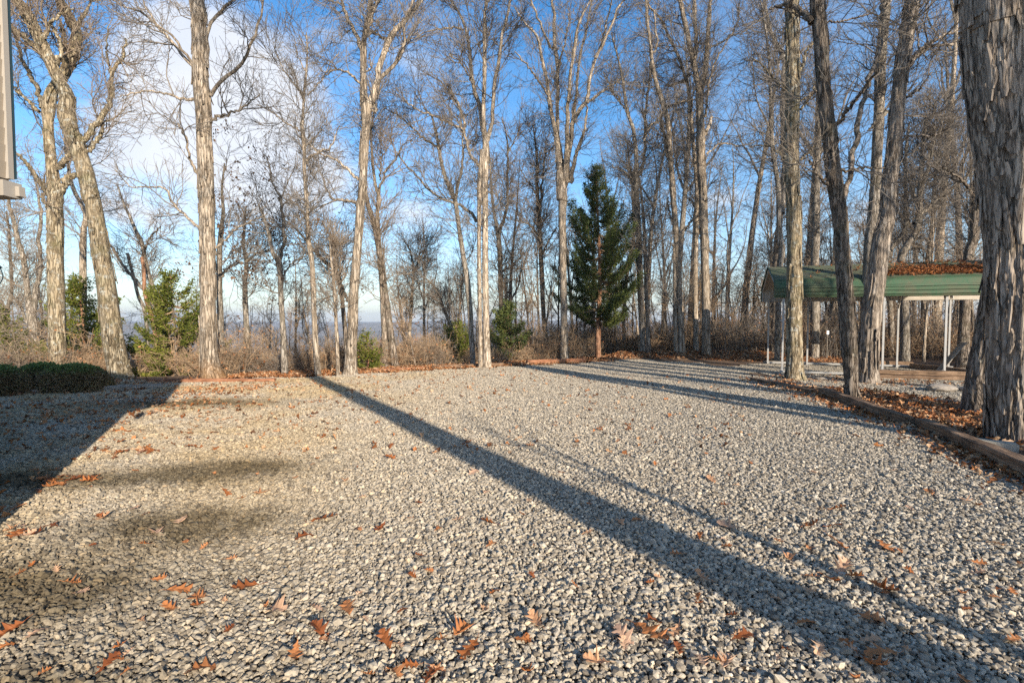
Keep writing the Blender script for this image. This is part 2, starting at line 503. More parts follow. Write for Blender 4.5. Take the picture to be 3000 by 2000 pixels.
# ------------------------------------------------------------------ the trees one can tell apart
T = traced_tree
T('hickory_tree', 'tall pale straight unforked tree with a flared orange-brown foot at the drive edge', '''
B 1632,1335,205 1622,1290,165 1605,1200,135 1597,1050,124 1592,800,116 1592,600,114 1590,400,112 1584,200,112 1584,0,112 A 1580,1500,113 1575,1300,114 1565,1100,115 1560,900,116 1545,720,118 1532,520,106 1530,400,100 1522,200,96 1505,0,100;
A 1585,520,34 1592,300,26 1610,180,24 1700,80,20 1790,0,16;
A 1612,735,30 1650,660,28 1740,600,26 1830,510,24 1900,380,21 1960,250,18 2000,100,15 2010,0,13;
A 1608,945,32 1680,890,26 1750,880,20 1840,840,17 1900,790,13 1990,730,9;
A 1485,515,24 1380,400,22 1250,250,19 1130,130,16 1000,70,12 860,0,9;
A 1480,500,20 1330,300,17 1220,200,14 1110,40,11 1090,0,9;
A 1495,765,24 1380,750,20 1200,700,14 1000,720,10 870,750,7;
A 1520,1330,24 1445,1200,18 1430,1060,15 1350,950,11 1240,880,8;
B 1535,200,24 1440,100,20 1330,0,17 A 1270,1450,15 1130,1430,12 1000,1430,9 880,1300,7;
B 1655,330,22 1720,280,17 1800,190,15 1900,140,12 2050,70,8
''', 13.9, 'flare', 'grey', leaves=0, disp=.007, shag=120, sides=44, L1=(.6, 2.2), tmin=.62, dens=1.0)
T('leaning_tree', 'thick lichen-spotted shaggy tree leaning left behind the end of the hedge', '''
B 930,1335,185 905,1250,160 870,1050,148 850,900,140 812,600,130 762,300,120 715,0,112 A 700,1520,118 650,1300,108 600,1150,104 545,1000,105 505,860,110 515,740,92 445,600,85 380,470,78 320,340,74 255,200,70 180,60,62 130,0,58;
A 620,1080,44 720,960,42 800,870,40 848,790,36 850,650,32 860,560,26 930,450,22 960,300,14;
A 850,560,20 815,400,14 830,200,9;
A 640,1190,34 700,1130,32 790,1010,28 780,960,20 860,900,10;
A 330,430,42 220,320,38 100,215,30 0,170,20;
A 345,300,34 370,200,26 440,130,20 560,60,12;
A 430,500,30 470,380,26 430,260,20 340,150,14
''', 14.0, 'lichen', 'tan', disp=.008, shag=110, sides=40, dens=1.15, tmin=.55, L1=(.6, 2.2))
T('forked_tree', 'thick mossy upright tree rising out of the middle of the clipped hedge', '''
B 445,1310,130 440,1200,122 435,1000,115 430,700,110 425,400,104 428,200,104 422,0,100 A 425,1500,98 402,1350,76 385,1150,68 370,950,68 372,850,86 392,720,82 440,640,74 505,540,76 560,400,78 588,260,70 540,150,66 480,40,60 455,0,58;
A 455,1500,56 490,1400,50 560,1340,42 650,1300,26;
A 370,1500,36 300,1380,32 230,1280,28 150,1200,22 80,1130,14;
A 450,1290,42 520,1200,36 600,1120,22;
A 320,830,36 300,700,32 210,540,28 150,400,22 110,200,14;
A 300,860,26 180,740,20 90,650,14;
A 460,480,30 500,330,24 460,200,18;
A 600,200,30 650,100,24 700,20,14;
B 395,60,28 330,-40,22 A 330,1380,16
''', 15.0, 'lichen', 'tan', disp=.007, shag=30, sides=36, dens=1.1, tmin=.5, L1=(.6, 2.2))
T('slim_tree', 'slim straight tree seen between the hedge tree and the leaning shaggy tree', '''
B 640,1250,50 637,1000,48 636,700,45 636,400,43 640,200,38 650,60,30 A 560,1440,26 520,1250,20 500,1050,14
''', 20, 'pale', 'tan', tmin=.5, dens=.8)
T('forked_tree', 'slim tree forking in a narrow Y above the left part of the hedge', '''
B 292,1220,50 275,1050,52 240,850,62 215,700,40 182,430,35 140,280,30 100,100,24 70,0,20 A 60,1400,16 20,1200,10;
B 250,820,44 282,650,35 312,450,30 300,250,25 318,100,21 305,0,18 A 290,1450,14 240,1300,10;
B 312,1220,36 290,950,36 330,880,28 370,850,16;
B 230,910,30 185,850,22 140,740,16 60,680,10
''', 19, 'grey', 'tan', dens=1.4, L1=(.5, 1.8))
T('slender_tree', 'crooked slender tree nearest the lantern, its lower trunk browned by ivy', '''
B 55,1200,38 50,950,34 58,800,28 88,680,22 88,560,20 78,400,18 70,200,14 50,50,9;
B 52,850,24 20,770,18 -10,700,12
''', 20, 'grey', 'tan', dens=1.8, L1=(.5, 1.6))
T('slim_tree', 'grey tree with long arching arms rising behind the bright young cedar', '''
B 1238,1180,48 1232,1030,44 1200,780,38 1170,640,32 1112,430,30 1090,300,28 1040,200,24 990,80,20 950,0,15 A 900,1420,10;
B 1175,740,30 1060,600,27 960,490,22 870,350,18 800,230,12;
B 1100,380,18 1150,250,14 1230,170,9
''', 19, 'grey', 'tan', dens=1.2, L1=(.5, 1.8))
T('dead_tree', 'reddish peeling dead tree with a snapped top behind the bright young cedar', '''
B 1215,1180,36 1195,1010,34 1160,850,34 1112,680,28 1100,500,24 1085,400,20
''', 18.4, 'red', 'tan', dens=.5, L1=(.3, .9), extend=False)
T('dead_tree', 'thin grey broken-topped snag leaning left of the reddish dead tree', '''
B 1150,1250,30 1130,1050,28 1110,820,25 1060,700,22 1020,540,20 975,370,18
''', 18.8, 'grey', 'tan', dens=.5, L1=(.3, .9), extend=False)
T('slim_tree', 'dark slim tree standing just behind the tall pale flared tree', '''
B 1705,1280,60 1695,1100,50 1688,850,44 1680,650,40 1680,400,38 1692,200,30 1710,60,24 A 1700,1450,16 1720,1250,10;
B 1685,560,22 1770,470,16 1860,440,10
''', 15.6, 'grey', 'grey', leaves=260, dens=1.1, L1=(.5, 2))
T('slim_tree', 'knobbly slim tree with hanging dead leaves, right of the pale flared tree', '''
B 1920,1320,48 1897,1050,44 1880,800,38 1876,600,34 1888,450,30 1862,300,25 1870,200,21 1880,40,14;
B 1888,430,22 1950,380,17 2060,350,10;
B 1880,620,16 1860,560,12 1850,480,8
''', 16.5, 'grey', 'grey', leaves=420, dens=1.2, L1=(.5, 2))
T('slim_tree', 'slim tree splitting in two where the long shadow band meets the brush', '''
D 222,1320,54 208,1000,42 192,720,38 178,460,42 130,370,28 92,200,24 45,60,18 20,0,12;
D 178,450,32 192,350,25 216,270,27 202,120,24 188,0,22 C 180,1500,18 130,1400,12 90,1200,7;
D 195,540,16 290,440,12 400,380,8;
C 175,1540,12 230,1420,10 300,1280,7
''', 15.0, 'grey', 'grey', leaves=200, dens=1.2, L1=(.5, 2))
T('slender_tree', 'tall slender mottled tree with a feathery top, left neighbour of the big forked tree', '''
D 478,1320,56 470,1250,46 452,1000,42 440,700,38 428,450,36 400,250,32 392,0,28 C 383,1500,29 370,1300,27 368,1100,25 352,1000,24 362,850,18 370,700,18 385,550,15 392,400,11 385,250,7;
C 378,1250,24 430,1190,22 500,1160,18 565,1130,14 600,1060,11 640,960,7;
C 350,1010,15 260,960,12 150,880,9 10,800,6;
C 365,740,13 300,650,11 220,550,9 150,400,6;
C 395,730,12 500,620,10 560,500,8 640,400,5;
C 385,560,10 320,420,8 290,280,5;
C 390,1110,12 450,1050,10 510,990,6
''', 14.7, 'pale', 'grey', dens=1.5, L1=(.5, 1.7), extend=False, lmin=.2)
T('sapling', 'thin pale straight sapling just left of the big forked tree', '''
D 628,1310,30 618,1000,26 605,750,24 590,570,20 575,430,15 560,250,9
''', 14.8, 'pale', 'tan', dens=2, L1=(.4, 1.5))
T('leaning_tree', 'dark spreading tree leaning left behind the thin pale sapling', '''
D 705,1280,36 690,1050,34 672,850,32 650,650,30 612,510,30 520,430,26 440,340,20 300,180,14 180,90,8;
D 618,520,24 600,420,18 570,250,14 480,100,9;
D 700,740,26 660,620,22 640,500,18 600,380,12 610,260,7
''', 17, 'dark', 'grey', dens=1.9, L1=(.5, 1.9), leaves=80)
T('forked_tree', 'big pale high-forking tree with one dead elbowed branch on its trunk', '''
D 722,1305,135 725,1240,104 730,1100,84 745,900,78 750,700,75 772,400,70 792,150,65 800,0,62 C 810,1500,62 820,1350,60 832,1100,62 842,950,66 842,830,76 825,700,50 820,500,42 822,370,44 835,260,36 865,120,34 880,0,30;
C 848,850,70 898,710,52 930,600,46 970,430,42 1010,320,44 1100,200,36 1180,100,34 1280,0,28;
C 918,655,34 1000,560,30 1090,450,28 1142,340,25 1120,250,21 1150,150,19 1200,20,16;
C 815,390,34 775,300,30 720,200,28 680,80,25 650,0,22;
C 860,200,24 900,100,22 960,0,18;
C 775,1548,24 690,1540,22 600,1530,21 545,1455,13 518,1380,10 508,1250,6;
C 785,1380,22 700,1300,18 600,1220,16 500,1180,12 400,1100,8;
C 880,850,20 915,850,16 905,790,13;
C 800,640,20 700,550,16 600,540,12 500,600,8;
C 1000,320,20 930,270,15 850,220,9;
C 845,550,14 880,520,12 870,440,8
''', 14.9, 'pale', 'grey', dens=1.25, tmin=.6, disp=.007, shag=60, sides=36, L1=(.5, 1.9))
T('twin_tree', 'brown double-stemmed tree leaning behind the big pale forked tree', '''
D 1072,1260,64 1045,1080,54 1020,900,50 1000,750,48 965,500,45 925,250,40 890,100,35 858,0,32 C 842,1480,26 800,1350,18;
D 988,1200,56 985,1000,46 975,800,42 965,600,40 950,420,38 930,100,30 938,0,28 C 940,1500,28 912,1400,22 890,1200,19 880,1000,12 905,850,7;
C 945,1480,22 962,1400,19 1010,1290,16 1070,1220,13 1130,1110,10 1220,1050,6;
C 950,1380,14 960,1200,12 950,1000,7
''', 17.5, 'dark', 'tan', nt_=2, dens=1.5, L1=(.5, 1.9), tmin=.35)
T('small_tree', 'small low-crowned tree standing alone against the pale sky above the log', '''
D 1165,1150,26 1175,1000,24 1190,800,20 1200,600,18 1215,500,15 1250,430,12 1290,350,9 1330,280,5;
D 1195,640,12 1150,560,9 1110,520,5;
D 1210,520,12 1190,400,9 1160,300,5;
D 1232,470,9 1290,200,5
''', 22, 'pale', 'tan', dens=2.6, L1=(.5, 1.7))
T('leaning_tree', 'crooked small tree leaning left over the brush beside the white-trunked tree', '''
D 1525,1050,27 1500,950,25 1440,800,22 1400,680,18 1345,600,14 1260,540,8
''', 20, 'grey', 'grey', dens=2, L1=(.5, 1.7), leaves=60)
T('leaning_tree', 'long-limbed grey tree arching left beside the white-trunked tree', '''
D 1662,1220,44 1650,1000,42 1635,750,42 1615,560,42 1588,400,37 1558,200,34 1530,0,33 C 1510,1500,32 1465,1400,30 1420,1250,28 1400,1130,24 1370,980,18 1340,880,14 1280,830,8;
D 1690,130,26 1640,50,24 1550,0,21 C 1450,1530,18 1330,1460,16 1250,1370,15 1150,1270,13 1080,1170,10 1020,1070,7;
C 1400,1140,20 1300,1070,16 1200,980,14 1100,890,12 980,830,7;
C 1530,1560,22 1550,1420,20 1585,1250,17 1585,1050,14 1560,850,10 1480,650,8
''', 17.8, 'grey', 'grey', dens=1.5, L1=(.5, 1.9))
T('tall_tree', 'tall white-streaked tree at the drive edge whose stems fan out like a broom', '''
D 1768,1262,82 1768,1180,62 1765,1000,50 1757,700,48 1755,400,46 1755,150,45 1755,0,46 C 1752,1450,50 1755,1300,52 1760,1130,52 1745,980,34 1742,820,30 1750,600,30 1752,300,28 1752,100,22 1760,0,20;
D 1720,1240,38 1716,1000,33 1712,700,31 1708,400,30 1710,0,32 C 1712,1400,34 1735,1150,36;
C 1742,1020,32 1718,850,31 1680,700,30 1650,550,26 1630,350,23 1600,200,21 1540,80,18 1480,0,15;
C 1770,1080,36 1800,980,30 1820,800,30 1830,600,28 1860,450,27 1880,300,24 1920,130,20 1960,0,17;
C 1705,1270,24 1640,1180,22 1602,1030,20 1590,900,18 1540,780,16 1420,640,11 1300,560,7;
C 1600,1000,18 1500,950,16 1380,890,14 1250,850,12 1150,780,9 1050,700,6;
C 1690,760,18 1640,600,15 1560,480,12 1480,420,8;
C 1770,30,12 1800,-5,9;
C 1590,230,16 1500,215,15 1400,225,12 1300,250,9 1230,280,6
''', 17.1, 'pale', 'grey', nt_=2, dens=1.35, tmin=.62, disp=.006, sides=28, L1=(.5, 2))
T('forked_tree', 'medium grey tree forking above the small juniper next to the white-streaked tree', '''
D 1888,1050,44 1882,900,41 1875,650,40 1870,450,38 1858,260,36 1830,100,23 1815,0,20 C 1800,1400,16 1790,1200,10;
D 1862,240,26 1900,100,24 1928,0,22 C 1925,1350,18 1928,1200,15 1918,1050,11 1885,900,7;
D 1905,870,30 1915,700,24 1910,560,20;
C 1925,1180,12 1990,1060,9 2030,950,6;
D 1875,520,16 1940,470,12 2040,400,8
''', 22, 'grey', 'tan', dens=2.0, L1=(.6, 2.1), leaves=40)
T('slim_tree', 'slim tree with an upswept fan crown, left of the broad multi-stemmed tree', '''
F 272,1430,36 245,1150,34 227,800,33 215,500,32 203,300,30 190,100,25 E 195,1280,22 180,1100,15 160,950,8;
F 205,320,20 230,200,18 E 225,1400,15 250,1200,10 270,1050,6;
F 205,500,16 140,420,13 40,380,8;
F 225,640,16 290,520,13 340,440,8;
F 195,190,14 120,80,11 E 60,1300,7
''', 22.5, 'grey', 'tan', dens=2.4, L1=(.6, 2.2))
T('multi_stemmed_tree', 'broad tree splitting low into many tall parallel stems, just left of the big cedar', '''
F 405,1450,74 400,1380,62 397,1100,52 390,700,52 385,400,58 388,200,70 E 385,1540,84 378,1440,84 362,1250,46 345,1080,36 320,950,31 290,800,27 265,600,23 230,450,20 190,280,17 100,180,13 20,60,9;
E 385,1400,56 365,1150,34 350,980,30 350,800,27 345,500,30 330,350,29 322,200,26 310,0,20;
E 400,1420,60 412,1200,38 425,950,33 430,720,27 460,500,24 492,330,24 505,200,19 580,50,14 610,0,12;
E 415,1400,50 440,1200,36 462,950,33 490,780,23 502,600,20 525,430,18 550,300,17 590,100,16 620,0,14;
E 445,1400,40 480,1230,30 535,1060,25 570,900,17 575,780,11;
E 455,960,34 520,850,32 570,770,30 600,600,24 640,450,22 715,300,20 780,130,17 850,0,13;
E 575,790,22 680,710,18 750,660,13 820,610,8;
E 335,340,22 300,380,20 270,300,18 225,200,17 160,30,13;
E 285,770,19 220,640,16 120,510,12 20,390,7;
E 360,520,18 390,380,14 430,220,11 440,100,8;
E 640,450,20 690,300,17 730,150,14 760,0,11
''', 20.6, 'pale', 'grey', dens=.9, tmin=.5, disp=.007, shag=40, sides=30, L1=(.5, 1.9))
T('slim_tree', 'dark smooth slim tree, rightmost of the trunks beside the big cedar', '''
F 1048,1435,36 1042,1250,34 1032,1000,30 1022,700,28 1015,500,24 1005,320,20 985,150,16 975,50,10;
F 1035,690,14 1080,600,11 1180,470,7
''', 20.9, 'dark', 'grey', dens=1.7, L1=(.5, 1.9))
T('tall_tree', 'tall grey tree right behind the right side of the big cedar', '''
F 1002,1430,46 1000,1300,40 990,1100,40 985,850,37 975,600,42 960,350,44 950,150,40 942,0,40 E 945,1350,44 952,1220,30 930,1000,26 880,850,22 845,600,17 800,400,12 760,250,7;
E 955,1350,32 1000,1290,26 1022,1100,23 1020,900,21 1050,600,17 1070,400,13 1060,250,8;
E 930,1380,16 850,1310,13 760,1270,8;
E 880,860,14 780,720,10 700,560,7
''', 21.5, 'grey', 'grey', dens=1.9, L1=(.6, 2.2), sides=26)
T('slim_tree', 'slim leaning tree passing behind the right edge of the big cedar', '''
F 862,1400,26 855,1150,26 872,900,26 890,720,28 925,560,28 935,400,26 925,200,22 915,40,18 E 900,1250,14 880,1100,8
''', 24, 'grey', 'tan', dens=2.0, L1=(.6, 2.2))
T('twin_tree', 'paired pale trunks bowing left between the big cedar and broken-limbed tree', '''
F 1302,1440,60 1295,1200,47 1280,900,44 1265,600,46 1242,300,43 1225,100,40 E 1238,1490,40 1215,1250,38 1195,950,34 1152,780,38 1100,620,30 1070,450,26 1055,300,22 1035,150,20 1028,0,17;
F 1258,1440,36 1252,1200,30 1248,900,27 1245,700,24 1240,560,20;
F 1275,520,22 1290,480,22 1390,370,18 1400,250,12;
E 1145,860,26 1140,920,24 1170,1080,22 1195,1220,20;
E 1060,420,16 1110,340,14 1090,100,11 1040,30,8;
F 1240,420,18 1205,340,14 1190,200,11;
E 1130,880,20 1200,820,17 1300,780,13 1400,760,8;
E 1150,930,18 1060,960,14 1010,1080,9
''', 21, 'pale', 'grey', nt_=2, dens=1.5, L1=(.6, 2.2), sides=26)
T('slim_tree', 'slim pale trunk standing close on the left side of the tall broken-limbed tree', '''
F 1412,1440,42 1405,1100,38 1402,800,36 1412,400,34 1418,200,30 1410,60,28 E 1392,1150,26 1375,950,24 1365,750,22 1330,600,22 1280,450,20 1200,280,18 1140,150,15 1050,50,11;
E 1375,850,14 1385,980,12 1400,1100,10;
E 1330,620,18 1260,640,14 1180,660,9
''', 21.6, 'pale', 'grey', dens=1.6, L1=(.6, 2.2))
T('tall_tree', 'tall straight shaggy tree with a broken stub limb near its fork', '''
F 1492,1445,92 1488,1350,70 1485,1100,60 1478,800,58 1472,500,61 1465,250,62 E 1465,1520,62 1450,1250,60 1445,1050,64 1440,850,52 1437,710,58 1470,600,36 1490,420,36 1500,250,28 1510,100,26 1520,0,23;
E 1430,740,44 1408,560,38 1380,430,38 1350,300,36 1312,120,34 1290,0,31;
E 1398,460,30 1412,340,28 1405,200,27 1392,0,24;
E 1478,1030,28 1505,970,27 1530,890,16;
E 1480,900,20 1500,700,17 1540,520,15 1600,400,12 1700,230,8;
E 1450,1180,18 1400,1130,14 1370,1020,10 1300,840,7;
E 1490,1180,14 1600,1100,12 1750,1120,10 1900,1070,7;
E 1510,370,14 1640,300,12 1720,200,9 1750,60,6
''', 20.8, 'pale', 'grey', dens=1.3, tmin=.5, disp=.007, shag=50, sides=30, L1=(.6, 2.3))
T('slender_tree', 'slender twisting tree just left of the mossy trunk by the carport gable', '''
H 160,780,34 165,500,32 175,200,34 190,60,36 G 190,1568,36 180,1250,30 160,1100,26 140,950,25 130,700,22 125,500,18 110,300,15 80,100,12 60,0,9;
G 205,1400,36 215,1200,32 212,900,32 212,600,30 215,400,34 160,260,25 110,150,20 85,0,16;
G 160,250,16 120,200,13 60,120,8
''', 19.5, 'grey', 'grey', dens=1.5, L1=(.6, 2.3))
T('mossy_tree', 'straight trunk with green moss patches standing before the carport gable end', '''
H 272,862,145 270,820,112 268,700,96 266,400,90 266,100,84 G 285,1540,92 277,1300,88 268,1000,88 270,800,90 274,600,88 272,300,84 270,100,80 272,0,74;
G 245,600,24 180,540,20 130,500,16 70,420,11 0,380,7;
G 318,470,22 350,400,18 365,330,15 420,270,10;
G 325,720,16 400,620,12 420,540,8;
G 322,1050,14 380,1000,12 420,950,8;
G 228,1040,14 120,960,12 0,960,8
''', 13.7, 'lichen', 'grey', dens=1.2, tmin=.45, disp=.014, shag=60, sides=56, L1=(.6, 2.4))
T('crooked_tree', 'dark bent trunk in front of the carport, curving left as it rises', '''
H 622,1000,84 618,940,72 610,800,80 598,650,90 582,400,90 568,200,88 555,0,86 G 592,1500,90 565,1300,92 535,1100,90 515,900,86 492,720,84 470,500,80 462,300,88 445,120,86 432,0,82;
G 400,150,40 335,85,34 290,45,30 240,30,26 170,45,18 120,60,10;
G 585,1110,18 640,1125,16 740,1100,13 900,1110,9;
G 500,1210,20 440,1150,15 390,1050,10;
G 425,600,16 330,660,10;
G 480,150,14 600,140,11 800,90,8;
G 600,1300,30 650,1180,32 690,920,34 720,700,30 780,500,27 830,400,20 860,250,12;
G 545,840,26 640,720,24 730,600,20 810,480,14
''', 10.3, 'dark', 'grey', dens=.8, tmin=.55, disp=.017, shag=40, sides=72, L1=(.6, 2.4), spread=.9)
T('leaning_tree', 'heavy sunlit trunk leaning right in front of the carport roof', '''
H 722,895,165 720,850,122 720,700,112 738,450,108 768,250,104 800,0,100 G 895,1420,92 905,1250,88 935,1000,86 962,700,84 990,450,80 1022,250,84 1050,60,90 1058,0,88;
G 1040,400,34 1090,360,28 1180,310,22 1330,290,14;
G 1035,440,26 1150,300,20 1250,240,14 1390,190,8;
G 960,950,20 1020,900,16 1150,890,12 1250,880,7;
G 1020,640,18 1110,580,14 1180,480,9
''', 13.0, 'shag', 'grey', dens=1.1, tmin=.5, disp=.017, shag=90, sides=64, L1=(.6, 2.4))
T('slim_tree', 'straight grey trunk rising close behind the heavy right-leaning trunk', '''
H 700,760,80 712,500,78 725,200,75 735,0,72 G 805,1400,70 820,1150,66 832,900,64 842,700,62 850,400,64 868,220,60 885,60,56 892,0,54;
G 870,760,22 1000,620,14 1090,540,8;
G 840,780,20 770,860,10
''', 14.6, 'grey', 'grey', dens=1.2, tmin=.45, disp=.008, sides=40, L1=(.6, 2.4))
T('tall_tree', 'sunlit tree behind the carport seen between the mossy trunk and the dark bent trunk', '''
H 385,800,62 390,650,54 392,400,48 392,150,45 G 425,1568,46 428,1300,42 435,1050,40 445,850,36 452,700,30 440,500,22 420,300,13
''', 21, 'grey', 'grey', dens=2.2, L1=(.6, 2.4))
T('tall_tree', 'double-barked brown tree behind the carport left gable post', '''
H 145,720,50 150,450,48 158,200,44 165,0,40 G 190,1450,34 200,1250,26 230,1000,16;
H 435,720,60 450,560,40 480,430,26 520,330,12
''', 23, 'dark', 'grey', dens=1.6, L1=(.6, 2.4))
T('forked_tree', 'tree spreading low into several arms above the middle of the carport roof', '''
H 945,620,56 938,400,48 930,200,42 925,100,40 G 1085,1520,42 1100,1420,36 1110,1250,30 1130,950,24 1150,760,14;
G 1075,1470,32 1150,1370,27 1300,1250,22 1420,1160,17 1500,1120,12;
G 1120,1250,20 1160,1100,18 1200,900,14 1210,650,8;
G 1090,1340,22 1070,1270,18 1000,1050,12 990,900,7;
G 1150,1050,16 1220,900,13 1330,700,8
''', 20.5, 'grey', 'grey', dens=2.2, L1=(.7, 2.6))
T('slender_tree', 'slender kinked tree above the roof, right of the heavy leaning trunk', '''
H 860,560,30 845,300,28 840,100,28 G 1000,1530,28 1018,1450,30 1015,1250,24 1018,1000,18 1040,800,10;
G 1010,1480,20 960,1350,14 960,1200,8
''', 22, 'grey', 'grey', dens=2.2, L1=(.7, 2.4))
T('dark_tree', 'dark upright tree behind the right end of the carport roof', '''
H 1295,810,76 1300,650,64 1312,400,52 1335,100,52 G 1462,1568,52 1478,1350,50 1492,1150,44 1500,1000,34;
G 1480,1300,22 1380,1180,16 1260,1100,9
''', 17.5, 'dark', 'grey', dens=2.0, L1=(.7, 2.6), disp=.007, sides=28)
T('slim_tree', 'slim tree behind the roof left of the dark upright tree, crossed by sloping arms', '''
H 1055,640,34 1060,400,30 1075,200,30 G 1190,1500,28 1200,1300,24 1220,1050,17 1260,850,10;
G 1195,1400,16 1300,1150,12 1400,900,8
''', 23, 'grey', 'grey', dens=2.4, L1=(.7, 2.6))
T('near_tree', 'blackish leaning trunk half hidden behind the left side of the biggest trunk', '''
H 1385,1085,215 1388,1030,180 1398,900,150 1425,700,135 1455,500,125 1490,300,120 1530,100,115 1560,-50,112 G 1700,1450,112 1740,1200,108 1770,900,104 1790,600,100 1800,200,100 1810,0,98
''', 8.9, 'dark', 'grey', dens=.5, tmin=.75, disp=.014, shag=40, sides=90, L1=(.6, 2))
T('shaggy_tree', 'biggest and nearest trunk, with thick peeling bark, beside the concrete block', '''
H 1675,1290,420 1672,1230,375 1660,1100,345 1648,900,332 1640,600,315 1628,300,310 1618,0,305 G 1725,1500,325 1705,1250,325 1690,1100,325 1660,850,330 1632,600,335 1610,350,340 1592,100,345 1585,0,348
''', 6.75, 'shag', 'grey', dens=.6, tmin=.8, disp=.022, shag=520, sides=200, L1=(.6, 2))

# ------------------------------------------------------------------ trees and saplings farther back: built once each, then copied
def bare_tree(H, r0, forks, seed, n1, barkk, twig, sides=12, clear=.3, L1=(.7, 2.4), sc2=5, sc3=18):
    global rng
    old = rng; rng = np.random.default_rng(seed)
    rs = rng
    K = 26
    t = np.linspace(0, 1, K)
    P = np.zeros((K, 3)); P[:, 2] = t*H-.3
    wx, wy = rs.normal(size=2)*.035*H
    P[:, 0] = wx*t**1.5+.02*H*np.sin(t*rs.uniform(3, 6)+rs.uniform(0, 6))*t
    P[:, 1] = wy*t**1.5+.02*H*np.sin(t*rs.uniform(3, 6)+rs.uniform(0, 6))*t
    Rr = r0*(1-t)**.8+.01; Rr[0] *= 1.25
    stems = [(P, Rr)]
    A, B = grow(P[None], Rr[None], forks, clear+.05, .8, (H*.30, H*.5), (18, 42), .07, K, .07, .008, .62, .02)
    for k in range(forks): stems.append((A[k], B[k]))
    trunk = trunk_mesh(P, Rr, sides, .006, BARK[barkk], seed)
    SP = np.array([x[0] for x in stems]); SR = np.array([x[1] for x in stems])
    crown = MB(); tubes(SP[1:], SR[1:], 6, crown)
    tm = np.array([clear]+[.1]*forks)
    a1, r1 = grow(SP, SR, n1, tm, .98, L1, (28, 65), .05, 7, .2, .006, .6, .011)
    a2, r2 = grow(a1, r1, n1*sc2, .12, .98, (.35, 1.2), (25, 60), .05, 5, .2, .005, .7, .009)
    a3, r3 = grow(a2, r2, n1*sc3, .15, 1, (.18, .5), (22, 55), .08, 3, .22, .004, .8, .01)
    tubes(a1, np.maximum(r1, .007), 4, crown); tubes(a2, np.maximum(r2, .006), 3, crown); tubes(a3, np.maximum(r3, .0045), 3, crown)
    rng = old
    return trunk, crown.mesh('crown', TW[twig])
BARE = [bare_tree(15, .17, 4, 101, 60, 'grey', 'grey'), bare_tree(17, .20, 5, 102, 75, 'pale', 'grey', clear=.4),
        bare_tree(13, .13, 5, 103, 70, 'grey', 'tan'), bare_tree(16, .16, 6, 104, 80, 'dark', 'grey', clear=.25),
        bare_tree(12, .12, 4, 105, 60, 'pale', 'tan'), bare_tree(18, .22, 5, 106, 80, 'grey', 'grey', clear=.45)]
SAPL = [bare_tree(6.0, .045, 3, 201, 26, 'grey', 'brush', 7, .15, (.4, 1.4), 4, 10), bare_tree(4.6, .035, 3, 202, 24, 'dark', 'brush', 6, .15, (.4, 1.3), 4, 10),
        bare_tree(7.5, .06, 4, 203, 30, 'pale', 'tan', 8, .25, (.5, 1.6), 4, 10), bare_tree(5.2, .04, 2, 204, 24, 'dark', 'grey', 6, .2, (.4, 1.4), 4, 10)]
def place(kind, tpl, x, y, sc, label, group, cat='tree', tilt=.03):
    o = empty(kind, (x, y, gz1(x, y)), label, cat, group, random.uniform(0, 6.28))
    o.rotation_euler = (random.gauss(0, tilt), random.gauss(0, tilt), random.uniform(0, 6.28))
    o.scale = (sc, sc, sc*random.uniform(.94, 1.08))
    for nm, me in (('trunk', tpl[0]), ('crown', tpl[1])):
        add(nm, me, o)
    return o
def back_trees(us, dr, n, label, group, tp, sc=(.8, 1.15), kind='bare_tree', cat='tree', tilt=.03):
    for k in range(n):
        u = us[0]+(us[1]-us[0])*(k+random.uniform(.15, .85))/n
        d = random.uniform(*dr); x = (u-1500)/F*d
        place(kind, random.choice(tp), x, d, random.uniform(*sc), label, group, cat, tilt)
back_trees((15, 330), (24, 34), 4, 'distant slender tree on the slope behind the hedge and the leaning shaggy tree', 'slope trees behind the hedge', [BARE[2], BARE[4]], (.5, .72))
back_trees((420, 1000), (24, 36), 6, 'low distant tree down the slope behind the sunlit brush left of the twin brown tree', 'slope trees behind the sunlit brush', [BARE[2], BARE[4]], (.42, .68))
back_trees((1130, 1620), (26, 40), 6, 'thin bare tree on the slope behind the white-streaked broom-shaped tree', 'slope trees behind the gravel', [BARE[2], BARE[4], BARE[0]], (.6, .95))
back_trees((1660, 1960), (28, 44), 5, 'bare tree deep in the woods right behind the big cedar', 'woods behind the big cedar', BARE, (.85, 1.15))
back_trees((1960, 2260), (26, 46), 6, 'bare tree deep in the woods between the cedar and the carport gable', 'woods left of the carport', BARE, (.85, 1.15))
back_trees((2260, 2880), (24, 46), 11, 'bare tree deep in the woods behind the carport roof', 'woods behind the carport', BARE, (.85, 1.2))
back_trees((2920, 3600), (15, 40), 9, 'bare tree in the woods past the shaggy near trunk', 'woods past the near trunk', BARE, (.85, 1.2))
back_trees((-900, -60), (18, 34), 7, 'bare tree beyond the house end of the hedge', 'woods past the house', BARE, (.7, 1.0))
S1 = 'thin sapling in the sunlit brush between the pale flared and twin brown trees'
back_trees((650, 1230), (17, 21), 8, S1, 'saplings in the sunlit brush', SAPL[:2], (.4, .62), 'sapling', 'sapling', .08)
back_trees((1250, 1640), (20.5, 26), 22, 'thin upright sapling in the brush between the log and the multi-stemmed tree', 'saplings left of the multi-stemmed tree', SAPL, (.6, .95), 'sapling', 'sapling', .06)
back_trees((1680, 1990), (23.5, 28), 22, 'thin upright sapling in the brush around the foot of the big cedar', 'saplings around the cedar', SAPL, (.7, 1.05), 'sapling', 'sapling', .06)
back_trees((1990, 2240), (23.5, 29), 24, 'thin upright sapling in the brush between the cedar and the carport', 'saplings beside the carport', SAPL, (.7, 1.1), 'sapling', 'sapling', .06)
